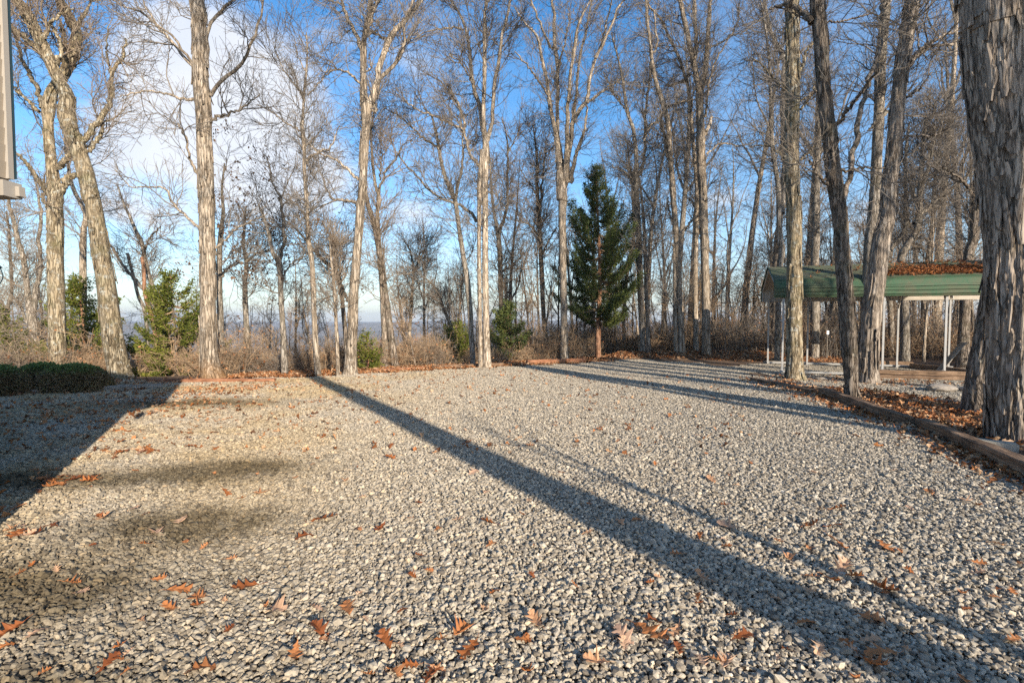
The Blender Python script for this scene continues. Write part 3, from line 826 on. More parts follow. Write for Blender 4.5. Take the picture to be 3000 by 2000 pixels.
back_trees((2240, 2900), (20, 30), 44, 'thin upright sapling in the brush seen under and behind the carport', 'saplings behind the carport', SAPL, (.7, 1.15), 'sapling', 'sapling', .06)
# trees standing outside the picture whose shadows cross the drive
BARE.append(bare_tree(19, .285, 5, 107, 80, 'grey', 'grey', clear=.5, sides=20))
for (x, y, ti, s_, lab) in ((5.4, -3.35, 6, 1.0, 'tree behind the photographer whose long shadow band crosses the gravel'),
                    (10.85, -2.3, 1, 1.0, 'tree past the drive corner shading the gravel before the ties'), (12.6, -.8, 0, 1.0, 'second tree shading the far drive'),
                    (13.2, 1.6, 3, 1.0, 'third tree shading the far drive'), (15.4, 2.2, 5, .9, 'fourth tree shading the far drive'),
                    (11.6, 3.2, 2, .9, 'fifth tree shading the far drive'), (17, 6.5, 1, 1, 'sixth tree shading the carport'), (14.3, 4.5, 4, 1, 'seventh tree shading the carport pad'),
                    (19, 4, 3, 1, 'eighth tree shading the carport pad'), (21, 9, 0, 1, 'ninth tree shading the carport pad')):
    o = place('bare_tree' if ti != 6 else 'shade_tree', BARE[ti], x, y, s_, lab, 'trees shading the drive from outside the view', 'tree', .01)
    if ti == 6: o.rotation_euler = (0, -.2, 0)
snag = bare_tree(3.0, .085, 2, 108, 6, 'grey', 'grey', 10, .6, (.3, .8), 3, 6)
o = place('dead_snag', snag, 4.20, -1.1, 1.0, 'short dead stub behind the photographer whose thin shadow runs beside the long band', None, 'dead tree', .0)

# ------------------------------------------------------------------ cedars
def cedar(name, label, x, y, H, W, z0, nb, mat, seed, leafn, size, cat='cedar tree', base=None, peak=.3, r0=.12):
    rs = np.random.default_rng(seed)
    b = base if base is not None else gz1(x, y)
    root = empty(name, (x, y, b), label, cat)
    K = 12; t = np.linspace(0, 1, K)
    P = np.stack([.06*np.sin(t*5)*t*H*.3, .05*np.cos(t*4)*t*H*.3, t*H-.1], -1)
    Rr = r0*(1-t)**.9+.008
    tr = trunk_mesh(catmull(P, 60), np.interp(np.linspace(0, 1, 60), t, Rr), 12, .006, BARK['red' if seed % 2 else 'dark'], seed)
    add('trunk', tr, root)
    br = MB(); fo = MB()
    tiers = np.sort(z0+(.985-z0)*(np.arange(nb//4)+rs.uniform(0, 1, nb//4))/(nb//4)); hs = np.clip(np.tile(tiers, 5)[:nb]+rs.normal(size=nb)*.005, z0, .99)
    ph = rs.uniform(0, 2*math.pi, nb)
    prof = np.where(hs < peak, .75+.25*(hs-z0)/max(peak-z0, .01), ((1-hs)/(1-peak))**.8)
    Lb = W/2*prof*rs.uniform(.45, 1.12, nb)*(1+.15*np.sin(ph*2+hs*9))+.05
    Q = np.zeros((nb, 7, 3))
    for k in range(7):
        e = k/6
        Q[:, k, 0] = np.interp(hs, t, P[:, 0])+np.cos(ph)*Lb*e
        Q[:, k, 1] = np.interp(hs, t, P[:, 1])+np.sin(ph)*Lb*e
        Q[:, k, 2] = hs*H+Lb*(.32*e+.25*e*e-.30*math.sin(e*3))*(.4+hs)+rs.normal(size=nb)*.02*e
    Rb = np.linspace(1, .15, 7)[None]*(.012+.012*Lb)[:, None]
    tubes(Q, Rb, 4, br)
    add('branches', br.mesh('branches', TW['brush']), root)
    # foliage sprays along the outer part of every branch
    idx = rs.choice(nb, leafn, p=Lb/Lb.sum())
    e = rs.uniform(.22, 1.0, leafn)**.75
    f = e*6; i = np.minimum(f.astype(int), 5); g = (f-i)[:, None]
    c = Q[idx, i]*(1-g)+Q[idx, i+1]*g
    # sub-sprays: clusters
    sub = rs.integers(0, 6, leafn)
    ang = (idx*7+sub*13) % 17/17*6.28
    rad = .10+.17*W*.2*rs.uniform(0, 1, leafn)*(1.15-e)
    off = np.stack([np.cos(ang)*rad, np.sin(ang)*rad, rs.normal(size=leafn)*.05+.04], -1)
    c = c+off*rs.uniform(.3, 1, (leafn, 1))+rs.normal(size=(leafn, 3))*.035
    out = c.copy(); out[:, 2] *= 0; out /= np.linalg.norm(out, axis=1, keepdims=True)+1e-6
    a = out*.7+rs.normal(size=(leafn, 3))*.6; a[:, 2] += .35; a /= np.linalg.norm(a, axis=1, keepdims=True)
    bb = np.cross(a, rs.normal(size=(leafn, 3))); bb /= np.linalg.norm(bb, axis=1, keepdims=True)
    s = (size*rs.uniform(.6, 1.4, leafn))[:, None]
    v = np.stack([c, c+a*s*.4+bb*s*.2, c+a*s, c+a*s*.5-bb*s*.2], 1).reshape(-1, 3)
    tone = np.clip(rs.uniform(0, 1, nb)[idx]*.55+rs.uniform(0, 1, leafn)*.45, 0, 1)
    fo.add(v, np.arange(leafn*4).reshape(-1, 4), None, np.repeat(tone, 4)[:, None]*np.ones((1, 3)))
    add('foliage', fo.mesh('foliage', mat), root)
    return root
def px(u, d): return (u-1500)/F*d
cedar('cedar_tree', 'big dark green cedar with ragged tiers standing at the far edge of the gravel', px(1752, 21.5), 21.5, 8.0, 4.3, .18, 150, M_cedar, 311, 76000, .078, peak=.36)
cedar('cedar_tree', 'bright yellow-green young cedar in front of the reddish dead tree', px(512, 16.2), 16.2, 3.6, 2.7, .04, 110, M_cedar2, 312, 17000, .095, base=-.45, peak=.2, r0=.05)
cedar('cedar_tree', 'loose young cedar between the hedge tree and the leaning shaggy tree', px(245, 18.5), 18.5, 3.9, 3.0, .05, 100, M_cedar2, 313, 15000, .10, base=-.7, peak=.3, r0=.05)
cedar('cedar_tree', 'small cedar at the foot of the far left slender tree near the lantern', px(15, 19.5), 19.5, 2.9, 2.2, .05, 70, M_cedar2, 314, 8000, .10, base=-.8, peak=.3, r0=.05)
cedar('cedar_bush', 'small juniper bush in the brush right of the white-streaked tree', px(1492, 20.5), 20.5, 2.4, 1.7, .05, 70, M_cedar, 315, 9000, .10, cat='juniper bush', base=-.1, peak=.35, r0=.04)
cedar('cedar_bush', 'little yellowish juniper bush in the brush left of the white-streaked tree', px(1338, 20), 20, 1.7, 1.5, .05, 60, M_cedar2, 316, 5200, .09, cat='juniper bush', base=-.2, peak=.35, r0=.03)
cedar('cedar_bush', 'tiny yellow-green juniper bush at the foot of the big pale forked tree', px(1078, 16.6), 16.6, 1.3, .8, .05, 40, M_cedar2, 317, 2200, .08, cat='juniper bush', base=-.1, peak=.35, r0=.03)

# ------------------------------------------------------------------ hedge
def hedge(label, cx, cy, rx, ry, h, n, seed):
    rs = np.random.default_rng(seed)
    root = empty('hedge_bush', (cx, cy, gz1(cx, cy)), label, 'hedge')
    def surf(th, ph, k):
        d = np.stack([np.cos(th)*np.cos(ph), np.sin(th)*np.cos(ph), np.sin(ph)], -1)
        e = np.sign(d)*np.abs(d)**np.array([.85, .85, .85])
        p = e*np.array([rx, ry, h])*k[..., None]
        p = p*(1+.09*fbm(p*2.2+seed, seed, 2))[..., None]
        return p, d
    core = MB()
    for k in range(160):
        a, ph = rs.uniform(0, 6.28), rs.uniform(.1, 1.5)
        e, _ = surf(np.array([a]), np.array([ph]), np.array([.93]))
        s0 = np.array([e[0, 0]*.25, e[0, 1]*.25, 0])
        m = (s0+e[0])/2+rs.normal(size=3)*.05
        tubes(catmull([s0, m, e[0]], 6)[None], np.linspace(.012, .004, 6)[None], 4, core)
    add('stems', core.mesh('stems', TW['brush']), root)
    f = MB()
    th = rs.uniform(0, 6.283, n); ph = np.arcsin(rs.uniform(0, 1, n)); k = rs.uniform(.62, 1.0, n)**.45*(1+rs.normal(size=n)*.02)
    p, d = surf(th, ph, k)
    a = d*.8+rs.normal(size=(n, 3))*.55; a /= np.linalg.norm(a, axis=1, keepdims=True)
    b = np.cross(a, rs.normal(size=(n, 3))); b /= np.linalg.norm(b, axis=1, keepdims=True)
    s = rs.uniform(.035, .065, n)[:, None]
    v = np.stack([p, p+a*s*.5+b*s*.28, p+a*s, p+a*s*.5-b*s*.28], 1).reshape(-1, 3)
    # bronzed sides, greener new growth on top
    tone = np.clip(smooth(.55, .95, p[:, 2]/h)*.55+rs.uniform(0, .5, n), 0, 1)
    f.add(v, np.arange(n*4).reshape(-1, 4), None, np.repeat(tone, 4)[:, None]*np.ones((1, 3)))
    add('foliage', f.mesh('foliage', M_hedge), root)
hedge('big rounded clipped hedge bush at the right end of the hedge row', -9.95, 11.6, .74, .56, .60, 24000, 1)
hedge('middle hedge bush tucked behind its two rounder neighbours', -10.85, 11.75, .5, .5, .60, 13000, 2)
hedge('hedge bush nearest the house, cut off by the left edge of the photo', -11.05, 10.85, .62, .56, .64, 16000, 3)

# ------------------------------------------------------------------ instanced stuff
def scatter(name, tpl, pts, rot, scl, idx, label, cat=None):
    src = bpy.data.collections.new(name+'_source')
    for k, me in enumerate(tpl):
        src.objects.link(bpy.data.objects.new('%s_piece_%02d' % (name, k), me))
    me = bpy.data.meshes.new(name)
    me.vertices.add(len(pts)); me.vertices.foreach_set('co', np.asarray(pts, np.float32).ravel())
    a = me.attributes.new('rot', 'FLOAT_VECTOR', 'POINT'); a.data.foreach_set('vector', np.asarray(rot, np.float32).ravel())
    a = me.attributes.new('scl', 'FLOAT_VECTOR', 'POINT'); a.data.foreach_set('vector', np.asarray(scl, np.float32).ravel())
    a = me.attributes.new('idx', 'INT', 'POINT'); a.data.foreach_set('value', np.asarray(idx, np.int32))
    o = add(name, me)
    tag(o, label, None, None, 'stuff')
    g = bpy.data.node_groups.new(name, 'GeometryNodeTree')
    g.interface.new_socket('Geometry', in_out='INPUT', socket_type='NodeSocketGeometry')
    g.interface.new_socket('Geometry', in_out='OUTPUT', socket_type='NodeSocketGeometry')
    gi = g.nodes.new('NodeGroupInput'); go = g.nodes.new('NodeGroupOutput')
    m2p = g.nodes.new('GeometryNodeMeshToPoints')
    iop = g.nodes.new('GeometryNodeInstanceOnPoints')
    ci = g.nodes.new('GeometryNodeCollectionInfo'); ci.inputs['Collection'].default_value = src
    ci.inputs['Separate Children'].default_value = True; ci.inputs['Reset Children'].default_value = True
    def na(nm, ty):
        n = g.nodes.new('GeometryNodeInputNamedAttribute'); n.data_type = ty; n.inputs['Name'].default_value = nm
        return n.outputs['Attribute']
    L = g.links.new
    L(gi.outputs[0], m2p.inputs['Mesh']); L(m2p.outputs[0], iop.inputs['Points']); L(ci.outputs[0], iop.inputs['Instance'])
    iop.inputs['Pick Instance'].default_value = True
    L(na('idx', 'INT'), iop.inputs['Instance Index'])
    e2r = g.nodes.new('FunctionNodeEulerToRotation'); L(na('rot', 'FLOAT_VECTOR'), e2r.inputs[0]); L(e2r.outputs[0], iop.inputs['Rotation'])
    L(na('scl', 'FLOAT_VECTOR'), iop.inputs['Scale'])
    L(iop.outputs[0], go.inputs[0])
    mod = o.modifiers.new('scatter', 'NODES'); mod.node_group = g
    return o

# --- gravel
def gravel_mat():
    m, nt, b = newmat('crushed_limestone')
    geo = N(nt, 'ShaderNodeNewGeometry')
    a = N(nt, 'ShaderNodeAttribute'); a.attribute_name = 'tint'
    sep = N(nt, 'ShaderNodeSeparateColor'); nt.links.new(a.outputs['Color'], sep.inputs[0])
    col = ramp(nt, sep.outputs[0], [(0, (.10, .085, .065)), (.2, (.24, .20, .15)), (.5, (.40, .34, .255)), (.8, (.52, .45, .345)), (.93, (.60, .46, .30)), (1, (.70, .64, .54))])
    grey = ramp(nt, sep.outputs[0], [(0, (.075, .065, .05)), (.3, (.19, .165, .13)), (.7, (.40, .355, .285)), (1, (.64, .585, .49))])
    pos = geo.outputs['Position']
    sx = N(nt, 'ShaderNodeSeparateXYZ'); nt.links.new(pos, sx.inputs[0])
    side = math_(nt, 'MULTIPLY', math_(nt, 'ADD', sx.outputs[0], 1.0), .16, True)
    bn = noise(nt, pos, .5, 3)
    col = mixc(nt, math_(nt, 'MULTIPLY', side, ramp(nt, bn, [(.3, (.3, .3, .3)), (.7, (1, 1, 1))])), col, grey)
    # soft twig-clump shadows painted into the gravel colour, left part of the drive
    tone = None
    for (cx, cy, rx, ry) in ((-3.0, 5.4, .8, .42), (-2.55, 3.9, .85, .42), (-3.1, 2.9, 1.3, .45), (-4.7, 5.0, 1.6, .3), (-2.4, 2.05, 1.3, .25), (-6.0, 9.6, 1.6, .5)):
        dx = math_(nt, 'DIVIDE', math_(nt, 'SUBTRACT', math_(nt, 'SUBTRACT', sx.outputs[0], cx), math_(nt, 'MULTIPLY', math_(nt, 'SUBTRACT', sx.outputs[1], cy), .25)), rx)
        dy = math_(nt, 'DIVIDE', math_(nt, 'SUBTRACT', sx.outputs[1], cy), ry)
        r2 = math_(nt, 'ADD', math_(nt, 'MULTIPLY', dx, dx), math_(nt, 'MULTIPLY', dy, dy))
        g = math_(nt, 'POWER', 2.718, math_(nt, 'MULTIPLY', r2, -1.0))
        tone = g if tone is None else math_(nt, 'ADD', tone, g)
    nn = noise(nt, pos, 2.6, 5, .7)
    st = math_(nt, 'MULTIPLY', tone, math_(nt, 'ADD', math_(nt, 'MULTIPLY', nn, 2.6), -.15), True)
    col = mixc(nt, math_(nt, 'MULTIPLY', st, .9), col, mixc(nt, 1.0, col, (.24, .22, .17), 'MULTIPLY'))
    ye = noise(nt, pos, .55, 3)
    left = math_(nt, 'MULTIPLY', math_(nt, 'SUBTRACT', -.8, sx.outputs[0]), .3, True)
    col = mixc(nt, math_(nt, 'MULTIPLY', left, ramp(nt, ye, [(.4, (0, 0, 0)), (.6, (.8, .8, .8))])), col, mixc(nt, 1.0, col, (1.0, .86, .6), 'MULTIPLY'))
    fn = noise(nt, pos, 90, 3)
    col = mixc(nt, .55, col, mixc(nt, 1.0, col, ramp(nt, fn, [(.3, (.55, .55, .55)), (.7, (1.35, 1.35, 1.35))]), 'MULTIPLY'))
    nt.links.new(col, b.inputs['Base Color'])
    b.inputs['Roughness'].default_value = .88
    return m
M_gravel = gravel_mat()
ico_v = None
def ico():
    p = (1+5**.5)/2
    v = np.array([[-1, p, 0], [1, p, 0], [-1, -p, 0], [1, -p, 0], [0, -1, p], [0, 1, p], [0, -1, -p], [0, 1, -p], [p, 0, -1], [p, 0, 1], [-p, 0, -1], [-p, 0, 1]], float)
    v /= np.linalg.norm(v[0])
    f = np.array([[0, 11, 5], [0, 5, 1], [0, 1, 7], [0, 7, 10], [0, 10, 11], [1, 5, 9], [5, 11, 4], [11, 10, 2], [10, 7, 6], [7, 1, 8], [3, 9, 4], [3, 4, 2], [3, 2, 6], [3, 6, 8], [3, 8, 9], [4, 9, 5], [2, 4, 11], [6, 2, 10], [8, 6, 7], [9, 8, 1]])
    return v, f
def rotmats(n, r, tilt=None):
    q = r.normal(size=(n, 4)); q /= np.linalg.norm(q, axis=1, keepdims=True)
    w, x, y, z = q.T
    return np.stack([np.stack([1-2*(y*y+z*z), 2*(x*y-z*w), 2*(x*z+y*w)], -1), np.stack([2*(x*y+z*w), 1-2*(x*x+z*z), 2*(y*z-x*w)], -1), np.stack([2*(x*z-y*w), 2*(y*z+x*w), 1-2*(x*x+y*y)], -1)], 1)
def gravel_patch(seed, size=.5):
    r = np.random.default_rng(seed)
    iv, jf = ico()
    n = 560
    # jittered grid so that no holes appear, two layers
    g = 27; gx, gy = np.meshgrid(np.arange(g), np.arange(g)); n1 = g*g
    c = np.stack([(gx.ravel()+.5+r.uniform(-.5, .5, n1))/g*size-size/2, (gy.ravel()+.5+r.uniform(-.5, .5, n1))/g*size-size/2, r.uniform(-.006, .006, n1)], -1)
    n2 = 190
    c2 = np.stack([r.uniform(-size/2, size/2, n2), r.uniform(-size/2, size/2, n2), r.uniform(.004, .016, n2)], -1)
    c = np.vstack([c, c2]); n = len(c)
    s = np.concatenate([r.lognormal(math.log(.0138), .26, n1), r.lognormal(math.log(.0155), .28, n2)])
    sh = r.uniform(.6, 1.25, (n, 3)); sh[:, 2] *= .72
    v = iv[None]*(1+r.normal(size=(n, 12, 1))*.21)*sh[:, None, :]*s[:, None, None]
    Mx = rotmats(n, r)
    # mostly lying flat: blend with small tilt by rotating before squashing half of them
    v = np.einsum('nij,nkj->nki', Mx, v)
    v[:, :, 2] *= .8
    v = v+c[:, None, :]
    f = (jf[None]+np.arange(n)[:, None, None]*12).reshape(-1, 3)
    t = np.repeat(np.clip(r.beta(2.2, 2.2, n), 0, 1), 12)[:, None]*np.ones((1, 3))
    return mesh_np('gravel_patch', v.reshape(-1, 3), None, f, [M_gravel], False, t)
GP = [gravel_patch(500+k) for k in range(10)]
cx, cy = np.meshgrid(np.arange(-13.75, 16, .5), np.arange(-1.25, 20.5, .5))
cx, cy = cx.ravel(), cy.ravel()
keep = (in_poly(cx, cy, DRIVE) | in_poly(cx, cy, PADG)) & (np.abs(cx) < np.maximum(cy, 0)*1.02+3.2)
cx, cy = cx[keep], cy[keep]
e = .25
zz = gz(cx, cy); dzx = (gz(cx+e, cy)-gz(cx-e, cy))/(2*e); dzy = (gz(cx, cy+e)-gz(cx, cy-e))/(2*e)
rot = np.zeros((len(cx), 3))
for k in range(len(cx)):
    nrm = Vector((-dzx[k], -dzy[k], 1)).normalized()
    M3 = Vector((0, 0, 1)).rotation_difference(nrm).to_matrix() @ Matrix.Rotation(random.randrange(4)*math.pi/2, 3, 'Z')
    rot[k] = M3.to_euler('XYZ')
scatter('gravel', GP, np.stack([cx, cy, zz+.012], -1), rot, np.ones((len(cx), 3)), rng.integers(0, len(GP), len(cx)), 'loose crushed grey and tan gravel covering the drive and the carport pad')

# --- ground sheet
def ground_mat():
    m, nt, b = newmat('hill_ground')
    pos = N(nt, 'ShaderNodeNewGeometry').outputs['Position']
    n = noise(nt, pos, 1.3, 6, .65); n2 = noise(nt, pos, 14, 5, .7)
    col = ramp(nt, n, [(.3, (.085, .06, .04)), (.55, (.17, .11, .07)), (.75, (.24, .16, .10))])
    col = mixc(nt, .6, col, mixc(nt, 1.0, col, ramp(nt, n2, [(.3, (.45, .45, .45)), (.7, (1.4, 1.35, 1.3))]), 'MULTIPLY'))
    far = noise(nt, pos, .045, 6, .7)
    dist = N(nt, 'ShaderNodeVectorMath'); dist.operation = 'LENGTH'; nt.links.new(pos, dist.inputs[0])
    k = math_(nt, 'MULTIPLY', math_(nt, 'SUBTRACT', dist.outputs['Value'], 90), .01, True)
    fc = ramp(nt, far, [(.35, (.08, .085, .05)), (.5, (.22, .17, .12)), (.62, (.34, .26, .19)), (.72, (.38, .36, .2))])
    col = mixc(nt, k, col, fc)
    nt.links.new(col, b.inputs['Base Color']); bump(nt, b, n2, .05, .6)
    b.inputs['Roughness'].default_value = 1
    return m
M_ground = ground_mat()
def graded(a, b, near, g):
    out = [0.0]; st = near
    while out[-1] < b:
        out.append(out[-1]+st)
        if out[-1] > 26: st *= g
    return out
pos_ = graded(0, 4200, .4, 1.09); xs = np.array([-v for v in pos_[:0:-1]]+pos_)
ys = np.array([-v for v in graded(0, 200, .8, 1.2)[:0:-1]]+pos_)
GX, GY = np.meshgrid(xs, ys)
GZ = gz(GX.ravel(), GY.ravel()).reshape(GX.shape)
nx, ny = len(xs), len(ys)
i_ = (np.arange(ny-1)[:, None]*nx+np.arange(nx-1)[None]).ravel()
gq = np.stack([i_, i_+1, i_+nx+1, i_+nx], -1)
tag(add('ground', mesh_np('ground', np.stack([GX.ravel(), GY.ravel(), GZ.ravel()], -1), gq, None, [M_ground], True)), 'brown wooded hilltop falling away to distant hills', None, None, 'structure')

# --- brush: shoots, briars and twiggy clumps on the slope edge
def bush(seed, n, h, spread, mat='brush', leaves=60, tw=8):
    global rng
    old = rng; rng = np.random.default_rng(seed)
    K = 8
    base = rng.normal(size=(n, 3))*np.array([.28, .28, 0])
    d = rng.normal(size=(n, 3))*spread; d[:, 2] = 1; d /= np.linalg.norm(d, axis=1, keepdims=True)
    L = h*rng.uniform(.45, 1.1, n)
    P = np.zeros((n, K, 3)); P[:, 0] = base; P[:, 0, 2] = -.15
    for k in range(1, K):
        d = d+rng.normal(size=(n, 3))*.13; d[:, 2] -= .02*k*rng.uniform(0, 1, n); d /= np.linalg.norm(d, axis=1, keepdims=True)
        P[:, k] = P[:, k-1]+d*(L/(K-1))[:, None]
    Rr = np.linspace(1, .3, K)[None]*(.004+.0045*L)[:, None]
    mb = MB(); tubes(P, Rr, 4, mb)
    a, r = grow(P, Rr, n*tw, .15, .98, (.25, .9), (25, 75), .03, 5, .25, .003, .7, .008)
    a2, r2 = grow(a, r, n*tw*3, .1, .98, (.1, .4), (25, 75), .03, 3, .25, .003, .8, .01)
    tubes(a, np.maximum(r, .004), 3, mb); tubes(a2, np.maximum(r2, .003), 3, mb)
    me = None
    tw_mesh = mb
    nv = mb.n; nf = sum(len(x) for x in mb.q)
    if leaves:
        ends = a2[rng.integers(0, len(a2), leaves), -1]
        tmp = MB(); leafquads(ends, .075, tmp, (0, .75), .5)
        mb.a = [np.zeros((nv, 3)), *tmp.a]
        mb.v += tmp.v; mb.q += [tmp.q[0]+nv]; mb.n += tmp.n
    v = np.concatenate(mb.v); q = np.concatenate(mb.q); at = np.concatenate(mb.a) if leaves else None
    mi = np.zeros(len(q), int); mi[nf:] = 1
    rng = old
    return mesh_np('bush', v, q, None, [TW[mat], M_litter], False, at, mi)
BUSH = [bush(601, 16, 1.3, .45), bush(602, 12, 1.7, .35), bush(603, 20, 1.0, .6, leaves=110), bush(604, 10, 2.3, .22, 'brush', 40), bush(605, 9, 3.0, .16, 'grey', 25), bush(606, 14, 1.5, .5, 'tan', 30), bush(607, 18, 1.2, .55, 'grey', 90)]
pts, sc, ix = [], [], []
def brush_band(xr, s0, s1, dens, kinds, sr):
    A_ = (xr[1]-xr[0])*(s1-s0); n = int(A_*dens)
    x = rng.uniform(xr[0], xr[1], n); s = rng.uniform(s0, s1, n); y = np.interp(x, EX, EY)+s
    for k in range(n):
        pts.append((x[k], y[k], gz1(x[k], y[k]))); sc.append(rng.uniform(*sr)); ix.append(kinds[rng.integers(len(kinds))])
brush_band((-24, -9.5), 1.2, 14, .9, [0, 1, 2, 5, 6], (.7, 1.15))
brush_band((-9.2, -2.5), .5, 10, 2.6, [0, 1, 2, 5, 6], (.6, 1.0))
brush_band((-9, 2), 5, 22, .9, [0, 1, 2, 3, 6], (.7, 1.2))
brush_band((-4, 3.5), .6, 8, 2.4, [0, 1, 2, 3, 5, 6], (.55, .95))
brush_band((1, 9), 1.1, 12, 2.0, [0, 3, 4, 3, 4, 5], (.7, 1.1))
brush_band((9, 26), -2.0, 14, 1.7, [0, 3, 4, 4, 3, 5], (.75, 1.1))
brush_band((-2, 34), 12, 40, .5, [1, 3, 4, 4, 6], (1, 1.5))
brush_band((16, 26), -8, -2, 1.2, [0, 1, 3, 4, 6], (.7, 1.1))
pts = np.array(pts); n = len(pts)
scatter('brush_thicket', BUSH, pts, np.stack([np.zeros(n), np.zeros(n), rng.uniform(0, 6.28, n)], -1), np.array(sc)[:, None]*np.ones((1, 3)), ix, 'tangled brown brush and briars along the edge of the slope')

# --- far woodland on the slopes and hills
def far_tree(seed, H):
    global rng
    old = rng; rng = np.random.default_rng(seed)
    P = np.zeros((1, 5, 3)); P[0, :, 2] = np.linspace(0, H, 5); Rr = np.linspace(.16, .03, 5)[None]
    mb = MB(); tubes(P, Rr, 4, mb)
    a, r = grow(P, Rr, 16, .3, .98, (2, 5), (20, 55), .08, 4, .15, .02, .6, .02)
    b, r2 = grow(a, r, 90, .1, 1, (.8, 2.4), (20, 60), .06, 3, .2, .02, .8, .02)
    tubes(a, r, 3, mb); tubes(b, np.maximum(r2, .016), 3, mb)
    rng = old
    return mb.mesh('far_tree', TW['brush'])
FT = [far_tree(701, 13), far_tree(702, 11), far_tree(703, 15)]
n = 1500
dd = rng.uniform(45, 420, n)**1.0; aa = rng.uniform(-.95, .95, n)
x = np.sin(aa)*dd; y = np.cos(aa)*dd
z = gz(x, y)
h_ok = (z+13-CAMZ)/dd < .0 + np.interp(x/ y, [-1, 0, .25, 1], [-.01, -.02, .05, .12])
x, y, z = x[h_ok], y[h_ok], z[h_ok]; n = len(x)
scatter('far_woodland', FT, np.stack([x, y, z], -1), np.stack([x*0, x*0, rng.uniform(0, 6.28, n)], -1), rng.uniform(.7, 1.1, (n, 1))*np.ones((1, 3)), rng.integers(0, 3, n), 'bare brown woodland on the slopes far below')

# ------------------------------------------------------------------ leaves
def oak_leaf(seed, L=.15, lo=False):
    r = np.random.default_rng(seed)
    ys_ = [0, .10, .19, .28, .36, .45, .53, .61, .70, .80, .89, .95, 1.0]
    ws_ = [.012, .045, .20, .075, .13, .34, .10, .14, .30, .09, .15, .07, .0]
    if lo: ys_ = ys_[::2]; ws_ = [.01, .2, .12, .1, .3, .15, 0]
    vs = []; c1, c2, c3 = r.uniform(-1.6, 2.2), r.uniform(.2, 1.6), r.uniform(-.9, .9)
    for a_, w in zip(ys_, ws_):
        for s in (-1, 0, 1):
            jl = 1+r.uniform(-.25, .25)
            xx = s*w*jl; yy = a_+ (abs(s)*w*.32)
            zz_ = c1*.16*(a_-.5)**2 + c2*.5*xx*xx*2.2 + c3*.12*xx*(a_-.5) + (0.012*r.normal() if s else 0)
            vs.append((xx*L, (yy-.5)*L, zz_*L*1.6))
    vs = np.array(vs); n_ = len(ys_)
    q = []
    for i in range(n_-1):
        q += [[i*3, i*3+1, i*3+4, i*3+3], [i*3+1, i*3+2, i*3+5, i*3+4]]
    return vs, np.array(q)
def single_leaf(seed, L):
    v, q = oak_leaf(seed, L)
    # stem
    mb = MB(); mb.add(v, q)
    st = np.array([[0, -.5*L, 0], [.004, -.62*L, .003], [.012, -.72*L, .001]])
    tubes((v[1]*0+st+np.array([0, 0, v[1, 2]]))[None], np.full((1, 3), .0012), 3, mb)
    return mb.mesh('leaf', M_leaf)
LV = [single_leaf(800+k, .14+.006*k) for k in range(7)]
leaf_label = {}
def put_leaf(u, v, s=1.0, label=None, rz=None, me=None):
    r = ray(u, v); t = (CAMZ-.03)/-r[2]; x, y = r[0]*t, r[1]*t
    o = add('fallen_leaf', me or random.choice(LV), None, (x, y, gz1(x, y)+.040*1.0+random.uniform(0, .006)), (random.gauss(0, .22), random.gauss(0, .22), rz if rz is not None else random.uniform(0, 6.28)))
    o.scale = (s, s, s*random.uniform(.8, 1.6))
    tag(o, label or 'dry brown oak leaf lying loose on the gravel, one of the scattered many', 'leaf', 'fallen oak leaves scattered on the gravel')
    return o
key = [(950, 1520, 1.15, 'pale buff oak leaf lying flat on bright gravel, left of the long shadow band'), (803, 1785, 1.25, 'long pinkish oak leaf standing on edge in the left foreground gravel'),
       (938, 1853, 1.0, 'curled orange-brown leaf in the near foreground right of the long pinkish leaf'), (1375, 1905, 1.0, 'broad orange leaf low in the foreground, nearest the middle'),
       (1830, 1872, .95, 'orange oak leaf beside the pinkish two-leaf clump in the foreground'), (1905, 1855, 1.25, 'pinkish star-shaped oak leaf of the foreground clump'), (1925, 1825, .9, 'curled brown leaf on top of the foreground clump'),
       (1145, 1305, .9, 'rusty leaf cluster leaf alone in mid drive left of the long shadow'), (2132, 1545, 1.0, 'dull grey-brown oak leaf lying at the edge of the thin shadow'), (2465, 1670, 1.0, 'pale tan oak leaf right of the thin shadow band'),
       (2585, 1915, 1.2, 'big dull oak leaf lying inside the broad shadow at lower right'), (315, 1945, .8, 'bright orange-red leaf at the lower left'), (865, 1920, .8, 'small rust leaf on end at bottom left of centre'),
       (535, 1525, .9, 'dark curled brown leaf on the painted shadow patch'), (460, 1560, 1.0, 'thin pinkish leaf just below the painted shadow patch'), (665, 1445, .9, 'pinkish upright leaf between the two painted shadow patches')]
for (u, v, s, lab) in key: put_leaf(u, v, s, lab)
for (u0, v0, n_, su, sv) in ((190, 1405, 16, 75, 10), (360, 1330, 9, 30, 8), (430, 1315, 9, 40, 8), (60, 1560, 7, 45, 12), (560, 1290, 5, 50, 12), (2440, 1540, 5, 60, 40)):
    for k in range(n_): put_leaf(random.gauss(u0, su*.6), random.gauss(v0, sv), random.uniform(.6, 1.0))
cnt = 0
while cnt < 226:
    u = random.uniform(5, 2995); v = 1130+870*random.random()**1.15
    r = ray(u, v); t = (CAMZ-.03)/-r[2]
    if not in_poly(np.array([r[0]*t]), np.array([r[1]*t]), DRIVE)[0]: continue
    put_leaf(u, v, random.choice([.35, .45, .5, .6, .75, .9])); cnt += 1
